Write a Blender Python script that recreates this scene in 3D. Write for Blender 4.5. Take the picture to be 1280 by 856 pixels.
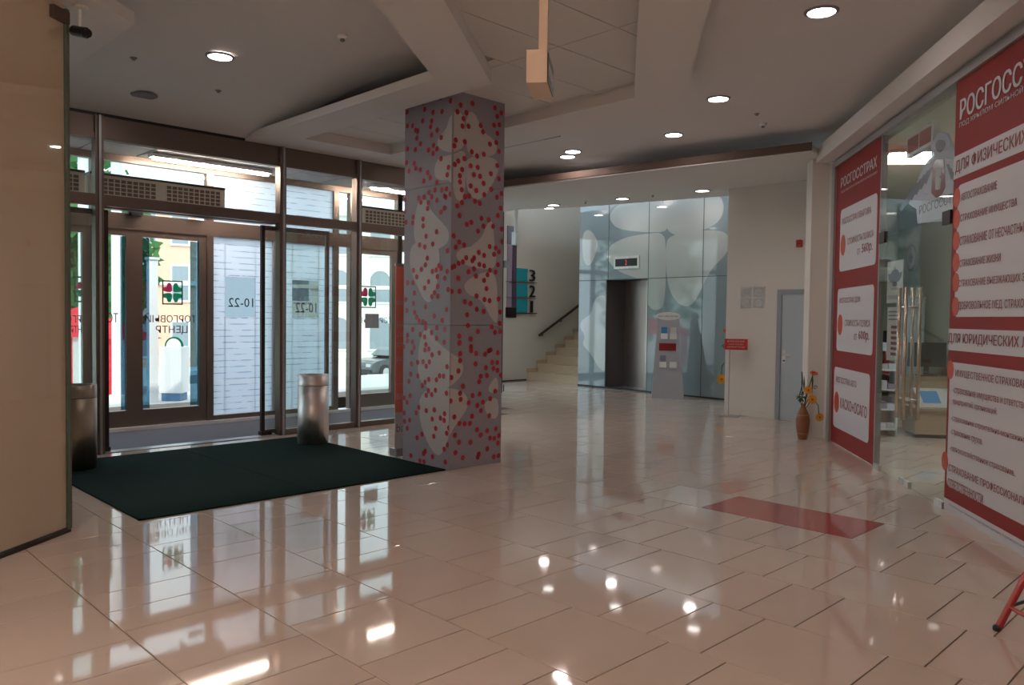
import bpy, math, random
from mathutils import Vector, Matrix
random.seed(7)
for o in list(bpy.data.objects): bpy.data.objects.remove(o)
SC = bpy.context.scene
COL = SC.collection

# ------------------------------------------------------------------ camera
H = 1.51; F = 987.81
PITCH, ROLL, YAW = [math.radians(a) for a in (1.861, 0.701, 44.466)]
CA = math.radians(37.573)
fwd = Vector((math.sin(YAW)*math.cos(PITCH), math.cos(YAW)*math.cos(PITCH), -math.sin(PITCH)))
r0 = Vector((math.cos(YAW), -math.sin(YAW), 0)); u0 = r0.cross(fwd)
rt = math.cos(ROLL)*r0 + math.sin(ROLL)*u0
up = -math.sin(ROLL)*r0 + math.cos(ROLL)*u0
cam_d = bpy.data.cameras.new('camera'); cam = bpy.data.objects.new('camera', cam_d); COL.objects.link(cam)
cam_d.sensor_width = 36; cam_d.lens = 36*F/1280; cam_d.clip_start = .05; cam_d.clip_end = 300
cam.matrix_world = Matrix(((rt.x, up.x, -fwd.x, 0), (rt.y, up.y, -fwd.y, 0), (rt.z, up.z, -fwd.z, H), (0, 0, 0, 1)))
SC.camera = cam

# ------------------------------------------------------------------ world, sun, exposure
SC.view_settings.view_transform = 'Standard'; SC.view_settings.look = 'None'
SC.view_settings.gamma = 1; SC.view_settings.use_curve_mapping = False
SC.view_settings.exposure = 0.68
W = bpy.data.worlds.new('sky'); SC.world = W; W.use_nodes = True
wb = W.node_tree.nodes['Background']; wb.inputs[0].default_value = (0.78, 0.90, 1.0, 1); wb.inputs[1].default_value = 1.55
sd = bpy.data.lights.new('sun', 'SUN'); so = bpy.data.objects.new('sun', sd); COL.objects.link(so)
sd.energy = 1.9; sd.angle = .02; sd.color = (1, .95, .86)
so.rotation_euler = (math.radians(42), 0, math.radians(-25))      # from behind the building, onto the street
LAMP = 36.0        # radiance of the round downlights
TUBE = 105.0

# ------------------------------------------------------------------ photo pixel -> place
CAMP = Vector((0, 0, H))
CV = Vector((math.cos(CA), math.sin(CA), 0)); NV = Vector((-math.sin(CA), math.cos(CA), 0)); ZV = Vector((0, 0, 1))
def ray(x, y): return fwd + rt*((x-640)/F) - up*((y-428)/F)
def onz(x, y, z=0.0):
    d = ray(x, y); return CAMP + d*((z-H)/d.z)
def onplane(x, y, p0, n):
    d = ray(x, y); return CAMP + d*(((Vector(p0)-CAMP).dot(n))/d.dot(n))
def px(P):
    d = Vector(P)-CAMP; w = d.dot(fwd); return (640+F*d.dot(rt)/w, 428-F*d.dot(up)/w, w)
def cn(c, n, z=0.0): return CV*c + NV*n + ZV*z
def frame(o, ux, uy=None):
    ux = Vector(ux).normalized(); uz = ZV; uy = uy or ux.cross(uz)
    o = Vector(o)
    return Matrix(((ux.x, uy.x, uz.x, o.x), (ux.y, uy.y, uz.y, o.y), (ux.z, uy.z, uz.z, o.z), (0, 0, 0, 1)))

# ------------------------------------------------------------------ materials
MATS = {}
def mat(name, col, rough=.6, metal=0, coat=0, noise=0, nscale=8, bump=0, emit=0, spec=.5, rnd=0, alpha=1, stretch=None):
    if name in MATS: return MATS[name]
    m = bpy.data.materials.new(name); m.use_nodes = True; nt = m.node_tree; b = nt.nodes['Principled BSDF']
    c = (*col, 1); b.inputs['Base Color'].default_value = c
    b.inputs['Roughness'].default_value = rough; b.inputs['Metallic'].default_value = metal
    b.inputs['Specular IOR Level'].default_value = spec
    b.inputs['Coat Weight'].default_value = coat; b.inputs['Coat Roughness'].default_value = .04
    if emit: b.inputs['Emission Color'].default_value = c; b.inputs['Emission Strength'].default_value = emit
    if noise or bump:
        tc = nt.nodes.new('ShaderNodeTexCoord'); n = nt.nodes.new('ShaderNodeTexNoise'); n.inputs['Scale'].default_value = nscale; n.inputs['Detail'].default_value = 4
        src = tc.outputs['Object']
        if stretch:
            mp = nt.nodes.new('ShaderNodeMapping'); mp.inputs['Scale'].default_value = stretch; nt.links.new(src, mp.inputs[0]); src = mp.outputs[0]
        nt.links.new(src, n.inputs['Vector'])
        if noise:
            hs = nt.nodes.new('ShaderNodeHueSaturation'); hs.inputs['Color'].default_value = c
            mr = nt.nodes.new('ShaderNodeMapRange'); mr.inputs[3].default_value = 1-noise; mr.inputs[4].default_value = 1+noise
            nt.links.new(n.outputs[0], mr.inputs[0])
            v = mr.outputs[0]
            if rnd:
                oi = nt.nodes.new('ShaderNodeObjectInfo'); m2 = nt.nodes.new('ShaderNodeMapRange'); m2.inputs[3].default_value = 1-rnd; m2.inputs[4].default_value = 1+rnd
                nt.links.new(oi.outputs['Random'], m2.inputs[0]); mu = nt.nodes.new('ShaderNodeMath'); mu.operation = 'MULTIPLY'
                nt.links.new(v, mu.inputs[0]); nt.links.new(m2.outputs[0], mu.inputs[1]); v = mu.outputs[0]
            nt.links.new(v, hs.inputs['Value']); nt.links.new(hs.outputs[0], b.inputs['Base Color'])
        if bump:
            bp = nt.nodes.new('ShaderNodeBump'); bp.inputs['Strength'].default_value = bump; bp.inputs['Distance'].default_value = .01
            nt.links.new(n.outputs[0], bp.inputs['Height']); nt.links.new(bp.outputs[0], b.inputs['Normal'])
    MATS[name] = m; return m
def glassmat(name, tint=(.93, .97, .96), refl=1.0, base=.04, rough=0.0):
    if name in MATS: return MATS[name]
    m = bpy.data.materials.new(name); m.use_nodes = True; nt = m.node_tree; nt.nodes.clear()
    o = nt.nodes.new('ShaderNodeOutputMaterial'); t = nt.nodes.new('ShaderNodeBsdfTransparent'); t.inputs[0].default_value = (*tint, 1)
    g = nt.nodes.new('ShaderNodeBsdfGlossy'); g.inputs['Roughness'].default_value = rough; g.inputs[0].default_value = (refl, refl, refl, 1)
    f = nt.nodes.new('ShaderNodeLayerWeight'); f.inputs[0].default_value = .5      # Schlick reflectance of a thin sheet
    pw_ = nt.nodes.new('ShaderNodeMath'); pw_.operation = 'POWER'; pw_.inputs[1].default_value = 5; nt.links.new(f.outputs['Facing'], pw_.inputs[0])
    a = nt.nodes.new('ShaderNodeMath'); a.operation = 'MULTIPLY_ADD'; a.inputs[1].default_value = .9; a.inputs[2].default_value = base; a.use_clamp = True
    x = nt.nodes.new('ShaderNodeMixShader'); nt.links.new(pw_.outputs[0], a.inputs[0]); nt.links.new(a.outputs[0], x.inputs[0])
    nt.links.new(t.outputs[0], x.inputs[1]); nt.links.new(g.outputs[0], x.inputs[2]); nt.links.new(x.outputs[0], o.inputs[0])
    MATS[name] = m; return m
def filmmat():
    m = bpy.data.materials.new('printed_film'); m.use_nodes = True; nt = m.node_tree; nt.nodes.clear()
    o = nt.nodes.new('ShaderNodeOutputMaterial'); d = nt.nodes.new('ShaderNodeBsdfDiffuse'); t = nt.nodes.new('ShaderNodeBsdfTranslucent')
    tc = nt.nodes.new('ShaderNodeTexCoord'); mp = nt.nodes.new('ShaderNodeMapping'); nt.links.new(tc.outputs['Object'], mp.inputs[0])
    br = nt.nodes.new('ShaderNodeTexBrick')       # rows of fine print: thin dark strokes of irregular length
    mp.inputs['Rotation'].default_value = (math.radians(90), 0, 0)
    br.inputs['Color1'].default_value = (.9, .95, 1, 1); br.inputs['Color2'].default_value = (.86, .93, 1, 1); br.inputs['Mortar'].default_value = (.42, .52, .64, 1)
    br.inputs['Scale'].default_value = 1; br.inputs['Mortar Size'].default_value = .006; br.inputs['Brick Width'].default_value = 400; br.inputs['Row Height'].default_value = .085
    br.inputs['Mortar Smooth'].default_value = .3
    nt.links.new(mp.outputs[0], br.inputs['Vector'])
    nz = nt.nodes.new('ShaderNodeTexNoise'); nz.inputs['Scale'].default_value = 5; mp2 = nt.nodes.new('ShaderNodeMapping'); mp2.inputs['Scale'].default_value = (1.2, 1, 14)
    nt.links.new(tc.outputs['Object'], mp2.inputs[0]); nt.links.new(mp2.outputs[0], nz.inputs['Vector'])
    cr = nt.nodes.new('ShaderNodeValToRGB'); cr.color_ramp.elements[0].position = .45; cr.color_ramp.elements[1].position = .52
    nt.links.new(nz.outputs[0], cr.inputs[0])
    mx = nt.nodes.new('ShaderNodeMixRGB'); mx.inputs[1].default_value = (.88, .94, 1, 1); nt.links.new(cr.outputs[0], mx.inputs[0]); nt.links.new(br.outputs[0], mx.inputs[2])
    nt.links.new(mx.outputs[0], d.inputs[0]); nt.links.new(mx.outputs[0], t.inputs[0])
    x = nt.nodes.new('ShaderNodeMixShader'); x.inputs[0].default_value = .72
    nt.links.new(d.outputs[0], x.inputs[1]); nt.links.new(t.outputs[0], x.inputs[2]); nt.links.new(x.outputs[0], o.inputs[0])
    MATS['film'] = m; return m
def translucent(name, col, f=.5):
    m = bpy.data.materials.new(name); m.use_nodes = True; nt = m.node_tree; nt.nodes.clear()
    o = nt.nodes.new('ShaderNodeOutputMaterial'); d = nt.nodes.new('ShaderNodeBsdfDiffuse'); t = nt.nodes.new('ShaderNodeBsdfTranslucent'); x = nt.nodes.new('ShaderNodeMixShader')
    for n in (d, t): n.inputs[0].default_value = (*col, 1)
    x.inputs[0].default_value = f
    nt.links.new(d.outputs[0], x.inputs[1]); nt.links.new(t.outputs[0], x.inputs[2]); nt.links.new(x.outputs[0], o.inputs[0]); MATS[name] = m; return m

M_tile = mat('polished_beige_tile', (.615, .505, .44), .045, noise=.05, nscale=3, rnd=.035, spec=.6)
M_rtile = mat('polished_red_tile', (.42, .10, .085), .08, noise=.05, nscale=3, spec=.7)
M_grout = mat('brown_grout', (.16, .115, .09), .8)
M_ceil = mat('ceiling_paint', (.72, .69, .67), .9)
M_acou = mat('acoustic_board', (.68, .65, .62), .95, noise=.03, nscale=60)
M_wall = mat('warm_white_paint', (.70, .675, .64), .8, noise=.02, nscale=3)
M_bfas = mat('brown_fascia', (.12, .075, .055), .7)
M_alu = mat('bronze_aluminium', (.20, .15, .125), .38, metal=.65)
M_alud = mat('dark_aluminium', (.045, .035, .032), .4, metal=.5)
M_alug = mat('grey_aluminium', (.42, .42, .43), .35, metal=.6)
M_black = mat('black_plastic', (.012, .012, .013), .4)
M_glass = glassmat('clear_glass')
M_gdoor = glassmat('shop_glass', (.95, .98, .965), base=.025)
M_film = filmmat()
M_steel = mat('brushed_steel', (.66, .62, .60), .42, metal=1, noise=.30, nscale=14, stretch=(1, 1, .015))  # vertical colour streaks imitate the stretched reflections of brushed metal
M_chrome = mat('satin_handle', (.62, .52, .45), .25, metal=1)
M_mat = mat('dark_green_carpet', (.006, .020, .018), .95, noise=.4, nscale=160, bump=.5, spec=.1)
M_gmat = mat('grey_carpet', (.16, .16, .19), .95, noise=.3, nscale=120, spec=.1)
M_colm = mat('grey_lilac_laminate', (.30, .285, .325), .35, spec=.4)
M_petal = mat('pale_petal_print', (.50, .47, .47), .35, spec=.4)
M_dot = mat('red_dot_print', (.42, .02, .035), .35, spec=.4)
M_lglass = mat('blue_grey_glass', (.25, .335, .37), .05, coat=.6, spec=.8)
M_lpetal = mat('pale_petal_film', (.50, .56, .56), .06, coat=.6, spec=.8)
M_red = mat('sign_red', (.27, .014, .014), .45, spec=.25)
M_white = mat('sign_white', (.62, .62, .66), .45, spec=.3)
M_mar = mat('sign_maroon_ink', (.24, .02, .025), .4)
M_orange = mat('sign_orange', (.55, .06, .02), .4)
M_beige = mat('beige_panel', (.97, .66, .50), .4, coat=.35, noise=.05, nscale=6, stretch=(1, 1, .05))
M_edge = mat('green_glass_edge', (.16, .19, .15), .2)
M_emit = mat('lamp_glow', (1, .89, .85), .5, emit=LAMP)
M_emits = mat('small_lamp_glow', (1, .97, .92), .5, emit=5)
M_tube = mat('tube_glow', (1, .81, .69), .5, emit=TUBE)
M_offl = mat('office_panel_glow', (.92, 1, 1), .5, emit=24)
M_trim = mat('lamp_trim', (.25, .24, .24), .4, metal=.3)
M_teal = mat('teal_board', (.01, .33, .40), .4)
M_stone = mat('stair_stone', (.55, .43, .30), .35, noise=.06, nscale=9)
M_dkwall = mat('stair_wall_paint', (.62, .60, .54), .85)
M_gdr = mat('grey_blue_door', (.46, .52, .58), .4)
M_ground = mat('pavement', (.55, .54, .52), .9, noise=.08, nscale=2)
M_road = mat('asphalt', (.22, .22, .23), .9, noise=.1, nscale=3)
M_leaf = translucent('leaf_green', (.10, .24, .09), .35)
M_bark = mat('bark', (.13, .09, .06), .9)
M_plaster = mat('pale_plaster', (.78, .76, .70), .9)
M_salmon = mat('salmon_plaster', (.78, .47, .34), .9, noise=.1, nscale=1)
M_wglass = mat('window_glass_dark', (.25, .30, .33), .08)
M_tentr = translucent('red_canvas', (.80, .06, .08), .4)
M_tentw = translucent('white_canvas', (.85, .83, .83), .4)
M_wpaint = mat('white_enamel', (.82, .83, .85), .4)
M_car = mat('dark_car_paint', (.05, .06, .065), .2, coat=.5)
M_tyre = mat('tyre', (.02, .02, .02), .8)
M_hub = mat('wheel_hub', (.6, .6, .62), .35, metal=.8)
M_banner = mat('coral_banner', (.85, .25, .20), .55)
M_clgreen = translucent('clover_green', (.01, .22, .11), .5)
M_clred = translucent('clover_red', (.50, .03, .10), .5)
M_letd = translucent('maroon_vinyl', (.32, .09, .14), .5)
M_letg = mat('grey_vinyl', (.22, .22, .25), .5)
M_sgrey = mat('grey_sticker', (.45, .46, .50), .6)
M_fstrip = glassmat('blue_film_strip', (.30, .44, .52), base=.02)
M_cutout = glassmat('tinted_cutout', (.45, .50, .52), base=.02)
M_yel = mat('yellow_petal', (.80, .36, .02), .6)
M_ora = mat('red_orange_petal', (.75, .09, .03), .6)
M_stem = mat('stem_green', (.03, .09, .03), .6)
M_vase = mat('brown_vase', (.26, .10, .045), .4, noise=.15, nscale=10)
M_offw = mat('office_wall', (.66, .70, .60), .8)
M_offf = mat('office_floor', (.42, .43, .40), .25)
M_desk = mat('beech_desk', (.42, .31, .21), .5)
M_lilac = translucent('lilac_white_print', (.88, .88, .99), .45)
M_slate = mat('slate_print', (.22, .22, .30), .5)
M_paper = translucent('paper', (.80, .80, .80), .4)
M_bluep = mat('blue_print', (.03, .25, .55), .5)
M_pur = mat('dark_purple_print', (.09, .06, .10), .5)
M_wp = mat('lavender_print', (.34, .28, .36), .5)
M_stand = mat('grey_stand', (.44, .46, .52), .4)
M_redplast = mat('red_plastic', (.50, .02, .02), .4)
M_rtube = mat('red_tube', (.36, .02, .02), .3)
M_ac = mat('beige_air_curtain', (.88, .77, .68), .5)
M_acd = mat('grille_dark', (.20, .12, .10), .6)

# ------------------------------------------------------------------ mesh helpers
ORG = {}
class MB:
    def __init__(s, M=None): s.v = []; s.f = []; s.M = M
    def add(s, vs, fs):
        k = len(s.v)
        for p in vs:
            p = Vector(p); s.v.append(s.M @ p if s.M else p)
        s.f += [[i+k for i in f] for f in fs]; return s
    def box(s, x0, x1, y0, y1, z0, z1):
        x0, x1 = sorted((x0, x1)); y0, y1 = sorted((y0, y1)); z0, z1 = sorted((z0, z1))
        return s.add([(x0,y0,z0),(x1,y0,z0),(x1,y1,z0),(x0,y1,z0),(x0,y0,z1),(x1,y0,z1),(x1,y1,z1),(x0,y1,z1)],
              [(0,3,2,1),(4,5,6,7),(0,1,5,4),(1,2,6,5),(2,3,7,6),(3,0,4,7)])
    def cbox(s, x0, x1, y0, y1, z0, z1, c):     # box with chamfered vertical and top edges
        x0, x1 = sorted((x0, x1)); y0, y1 = sorted((y0, y1)); z0, z1 = sorted((z0, z1))
        o = [(x0+c,y0),(x1-c,y0),(x1,y0+c),(x1,y1-c),(x1-c,y1),(x0+c,y1),(x0,y1-c),(x0,y0+c)]
        i = [(max(x0+c,min(x1-c,a)), max(y0+c,min(y1-c,b))) for a,b in o]
        vs = [(a,b,z0) for a,b in o]+[(a,b,z1-c) for a,b in o]+[(a,b,z1) for a,b in i]
        fs = [tuple(range(7,-1,-1))]
        for L in (0,8):
            for k in range(8): fs.append((L+k, L+(k+1)%8, L+8+(k+1)%8, L+8+k))
        fs.append(tuple(range(16,24))); return s.add(vs, fs)
    def prism(s, poly, z0, z1):                 # polygon in xy, extruded in z
        n = len(poly); a = sum(poly[i][0]*poly[(i+1)%n][1]-poly[(i+1)%n][0]*poly[i][1] for i in range(n))
        if a < 0: poly = poly[::-1]
        return s.add([(p[0],p[1],z0) for p in poly]+[(p[0],p[1],z1) for p in poly],
              [tuple(range(n-1,-1,-1)), tuple(range(n,2*n))]+[(i,(i+1)%n,n+(i+1)%n,n+i) for i in range(n)])
    def plate(s, poly, y0, y1):                 # polygon in xz (frame local), extruded in y ; y1 is the front
        n = len(poly); a = sum(poly[i][0]*poly[(i+1)%n][1]-poly[(i+1)%n][0]*poly[i][1] for i in range(n))
        if a > 0: poly = poly[::-1]
        return s.add([(p[0],y0,p[1]) for p in poly]+[(p[0],y1,p[1]) for p in poly],
              [tuple(range(n-1,-1,-1)), tuple(range(n,2*n))]+[(i,(i+1)%n,n+(i+1)%n,n+i) for i in range(n)])
    def tube(s, pts, r, n=8, r1=None):
        pts = [Vector(p) for p in pts]; m = len(pts); rings = []; vs = []
        for i, p in enumerate(pts):
            t = (pts[min(i+1,m-1)]-pts[max(i-1,0)]).normalized()
            a = t.cross(ZV if abs(t.z) < .9 else Vector((1,0,0))).normalized(); b = t.cross(a)
            rr = r if r1 is None else r+(r1-r)*i/(m-1)
            vs += [p+a*rr*math.cos(2*math.pi*k/n)+b*rr*math.sin(2*math.pi*k/n) for k in range(n)]
        fs = [tuple(range(n)), tuple(range((m-1)*n+n-1,(m-1)*n-1,-1))]
        for i in range(m-1):
            for k in range(n): fs.append((i*n+k, (i+1)*n+k, (i+1)*n+(k+1)%n, i*n+(k+1)%n))
        return s.add(vs, fs)
    def lathe(s, prof, c, n=24):                # prof (r,z), axis Z through c
        vs = []; fs = []; c = Vector(c)
        for r, z in prof: vs += [c+Vector((r*math.cos(2*math.pi*k/n), r*math.sin(2*math.pi*k/n), z)) for k in range(n)]
        for i in range(len(prof)-1):
            for k in range(n): fs.append((i*n+k, i*n+(k+1)%n, (i+1)*n+(k+1)%n, (i+1)*n+k))
        fs.append(tuple(range(n-1,-1,-1))); fs.append(tuple(range((len(prof)-1)*n, len(prof)*n)))
        return s.add(vs, fs)
    def disc(s, c, ax, ay, rx, ry, n=16):       # flat ellipse
        c = Vector(c); ax = Vector(ax); ay = Vector(ay)
        return s.add([c+ax*rx*math.cos(2*math.pi*k/n)+ay*ry*math.sin(2*math.pi*k/n) for k in range(n)], [tuple(range(n))])
    def ball(s, c, r, n=10, m=6, sc=(1,1,1)):
        c = Vector(c); vs = [c+Vector((0,0,-r*sc[2]))]; fs = []
        for i in range(1, m):
            t = math.pi*i/m
            vs += [c+Vector((r*sc[0]*math.sin(t)*math.cos(2*math.pi*k/n), r*sc[1]*math.sin(t)*math.sin(2*math.pi*k/n), -r*sc[2]*math.cos(t))) for k in range(n)]
        vs.append(c+Vector((0,0,r*sc[2])))
        for k in range(n):
            fs.append((0, 1+(k+1)%n, 1+k)); L = 1+(m-2)*n; fs.append((L+k, L+(k+1)%n, len(vs)-1))
            for i in range(m-2): a = 1+i*n; fs.append((a+k, a+(k+1)%n, a+n+(k+1)%n, a+n+k))
        return s.add(vs, fs)
    def build(s, name, m, parent=None, loc=None, label=None, cat=None, group=None, kind=None, smooth=False):
        o0 = ORG[parent.name] if parent else Vector(loc or (0,0,0))
        me = bpy.data.meshes.new(name); me.from_pydata([p-o0 for p in s.v], [], s.f); me.update()
        me.materials.append(m)
        if smooth:
            for p in me.polygons: p.use_smooth = True
        o = bpy.data.objects.new(name, me); COL.objects.link(o)
        if parent: o.parent = parent
        else: o.location = o0
        ORG[o.name] = o0
        return tag(o, label, cat, group, kind)
def tag(o, label=None, cat=None, group=None, kind=None):
    if label: o['label'] = label
    if cat: o['category'] = cat
    if group: o['group'] = group
    if kind: o['kind'] = kind
    return o
def thing(name, label, cat, loc=(0,0,0), group=None, kind=None):
    o = bpy.data.objects.new(name, None); COL.objects.link(o); o.location = Vector(loc); o.empty_display_size = .1
    ORG[o.name] = Vector(loc); return tag(o, label, cat, group, kind)
def chaikin(P, it=2):
    for _ in range(it):
        Q = []
        for i in range(len(P)):
            a, b = P[i], P[(i+1)%len(P)]
            Q += [(a[0]*.75+b[0]*.25, a[1]*.75+b[1]*.25), (a[0]*.25+b[0]*.75, a[1]*.25+b[1]*.75)]
        P = Q
    return P
def grow(P, f):
    cx = sum(p[0] for p in P)/len(P); cy = sum(p[1] for p in P)/len(P); return [(cx+(x-cx)*f, cy+(y-cy)*f) for x, y in P]
def clip(P, a, b, c):                           # keep a*x+b*y<=c
    out = []
    for i in range(len(P)):
        p, q = P[i], P[(i+1)%len(P)]; dp = a*p[0]+b*p[1]-c; dq = a*q[0]+b*q[1]-c
        if dp <= 0: out.append(p)
        if (dp < 0 < dq) or (dq < 0 < dp):
            t = dp/(dp-dq); out.append((p[0]+(q[0]-p[0])*t, p[1]+(q[1]-p[1])*t))
    return out
def rrect(u0, u1, v0, v1, r, n=4):
    P = []
    for cx, cy, a0 in ((u1-r,v1-r,0),(u0+r,v1-r,90),(u0+r,v0+r,180),(u1-r,v0+r,270)):
        for k in range(n+1): a = math.radians(a0+90*k/n); P.append((cx+r*math.cos(a), cy+r*math.sin(a)))
    return P
_tm = {}
def textmesh(t, bold=.018):
    if (t, bold) in _tm: return _tm[(t, bold)]
    c = bpy.data.curves.new('txt', 'FONT'); c.body = t; c.resolution_u = 2; c.offset = bold
    o = bpy.data.objects.new('txt', c); COL.objects.link(o); bpy.context.view_layer.update()
    me = bpy.data.meshes.new_from_object(o.evaluated_get(bpy.context.evaluated_depsgraph_get()))
    V = [tuple(v.co[:2]) for v in me.vertices]; FS = [tuple(p.vertices) for p in me.polygons]
    bpy.data.objects.remove(o); bpy.data.curves.remove(c); bpy.data.meshes.remove(me)
    xs = [v[0] for v in V]; ys = [v[1] for v in V]
    _tm[(t, bold)] = (V, FS, min(xs), max(xs), min(ys), max(ys)); return _tm[(t, bold)]
def lettering(t, M, u0, u1, v0, v1, d, m, parent, bold=.018, slant=None, name='lettering'):
    V, FS, a, b, c, e = textmesh(t, 0)
    mb = MB(M); w = b-a+bold*2
    for sh, dd_ in ((0, 0), (bold*2, .0003)) if bold > .004 else ((0, 0),):
        mb.add([(u0+(x-a+sh)/w*(u1-u0), d+dd_, v0+(y-c)/(e-c)*(v1-v0)) for x, y in V], FS)
    return mb.build(name, m, parent)

# ================================================================== THE SHELL
ZS = 3.57; ZST = 3.655; ZA = 3.69; ZU = 3.88       # soffit underside / top, acoustic tiles, upper ceiling
YF = 9.05; YO = 10.65                               # inner and outer glass fronts of the entrance
NS = -2.59; NL = 3.755                              # sign wall, left panel wall
XI, XO, XG = 8.40, 9.16, 10.40; KD = (XG-XI)/(13.25-9.05)     # slanting return behind the column: ends at the inner front, outer front, street glazing
XR = XI                                           # end of the entrance front behind the column
# ---- floor with tiles
floor = MB().box(-7, 18, -8, 13.4, -.20, -.005).build('floor', M_grout, kind='structure', label='polished beige stone tile floor with dark joints', cat='floor')
TX0 = 1.288; TW = .6025
offs = {-1: .20, 0: .91, 1: .44, 2: .88, 3: .11, 4: 1.16, 5: .145, 6: .60, 7: 1.02}
def tmesh(w, l, m, nm):
    mb = MB().cbox(-w/2+.0036, w/2-.0036, -l/2+.0036, l/2-.0036, -.02, 0, .0012)
    me = bpy.data.meshes.new(nm); me.from_pydata(mb.v, [], mb.f); me.update(); me.materials.append(m); return me
tm_w = tmesh(TW, .6, M_tile, 'tile_wide'); tm_n = tmesh(TW, .3, M_tile, 'tile_narrow')
tm_r = tmesh(TW, 1.2, M_rtile, 'tile_red'); tm_rs = tmesh(TW, .6, M_rtile, 'tile_red_small')
tiles = []
def inroom(x, y):
    if y > YF-.02 and x < XI+.3+(y-YF)*KD: return False
    p = Vector((x, y, 0))
    if p.dot(NV) < -6.5 or p.dot(NV) > 3.9 and x < .2: return False
    return y < 13.3 and x < 13.7
for k in range(-10, 21):
    xc = TX0+TW*(k+.5); o = offs.get(k, (k*.44+.3) % 1.2); j = 0
    y = o-1.2*6
    while y < 13.4:
        for dl, me in ((.6, tm_w), (.3, tm_n), (.3, tm_n)):
            yc = y+dl/2; y += dl
            if k == 7 and 2.22 < yc < 3.42: continue
            if not inroom(xc, yc): continue
            red = (k == 20 and 9.6 < yc < 10.3 or k == 19 and 7.9 < yc < 8.5) and dl == .6
            q = px((xc, yc, 0)); ar = 0
            if q[2] > .3 and -60 < q[0] < 1340 and 380 < q[1] < 900: ar = TW*dl*(H/q[2])/q[2]**2
            tiles.append((ar, xc, yc, tm_rs if red else me, dl, red))
MB().box(TX0+TW*7+.002, TX0+TW*8-.002, 2.222, 3.418, -.02, 0).build('tile', M_rtile, floor)
# fill the leftover strips around the red slab in its row
for y0, y1 in ((1.93, 2.22), (3.42, 3.72)): pass
tiles.sort(key=lambda t: -t[0]); rest = MB()
for i, (ar, xc, yc, me, dl, red) in enumerate(tiles):
    if k == 7: pass
    if i < 298 or red:
        o = bpy.data.objects.new('tile', me); COL.objects.link(o); o.parent = floor; o.location = (xc, yc, 0)
    else: rest.cbox(xc-TW/2+.0036, xc+TW/2-.0036, yc-dl/2+.0036, yc+dl/2-.0036, -.02, 0, .0012)
rest.build('tile_field', M_tile, floor, kind='stuff')

# ---- ceilings
ceil = MB().box(-7, 12.4, -8, YF, ZU, ZU+.15).build('ceiling', M_ceil, kind='structure', label='upper plaster ceiling above the hanging soffit panels', cat='ceiling')
def ceilz(y):     # the upper ceiling curves down a little towards the entrance front
    t_ = max(0, min(1, (y-6.0)/(YF-6.0))); return ZU-.004-(ZU-3.599)*t_*t_
mb = MB(); ys_ = [6.0+(YF-6.0)*k/14 for k in range(15)]
mb.add([(x, y, ceilz(y)) for y in ys_ for x in (-7, 4.6)], [(2*k, 2*k+1, 2*k+3, 2*k+2) for k in range(14)]); mb.build('curved_panel', M_ceil, ceil, smooth=True)
def onceil(x, y):
    z = ZU
    for _ in range(30): p = onz(x, y, z); z = ceilz(p.y)
    return onz(x, y, z)
MB().prism([(XI-.1,YF),(12.4,YF),(12.4,13.4),(XG-.1,13.4)], ZU, ZU+.15).build('rear_panel', M_ceil, ceil)
def isect(n, x): return (x, (n+x*math.sin(CA))/math.cos(CA))
N1, N2, N3, N4 = 1.66, 1.19, -.07, -.53; XA, XB, XC, XD = 4.36, 4.80, 6.02, 6.70
Ao, Ai, Bi, Bo = isect(N1, XA), isect(N2, XB), isect(N3, XC), isect(N4, XD)
def cnp(c, n): p = cn(c, n); return (p.x, p.y)
for poly in ([cnp(-6,N1), cnp(-6,N2), Ai, Ao], [Ao, Ai, (XB,8.4), (XA,8.4)], [(XA,8.4),(XD,8.4),(XD,YF-.02),(XA,YF-.02)],
             [cnp(-6,N3), cnp(-6,N4), Bo, Bi], [Bi, Bo, (XD,8.4), (XC,8.4)]):
    MB().prism(poly, ZS, ZST).build('soffit_panel', M_ceil, ceil)
for A_, B_ in ((cnp(-6,N2), Ai), (Ai, (XB,8.4)), ((XB,8.4), (XC,8.4)), ((XC,8.4), Bi), (Bi, cnp(-6,N3))):      # upstand closing the coffer edge
    d_ = Vector((B_[0]-A_[0], B_[1]-A_[1])).normalized(); n_ = Vector((-d_.y, d_.x))*.025
    MB().prism([A_, B_, (B_[0]+n_.x, B_[1]+n_.y), (A_[0]+n_.x, A_[1]+n_.y)], ZST-.002, ZA+.012).build('coffer_upstand', M_ceil, ceil)
pl = onz(168, 30, ZS)
MB().prism([(pl.x,pl.y),(pl.x,YF-.02),(-6,YF-.02),(-6,isect(pl.dot(NV),-6)[1]+0)], ZS, ZST).build('soffit_panel', M_ceil, ceil)
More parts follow.
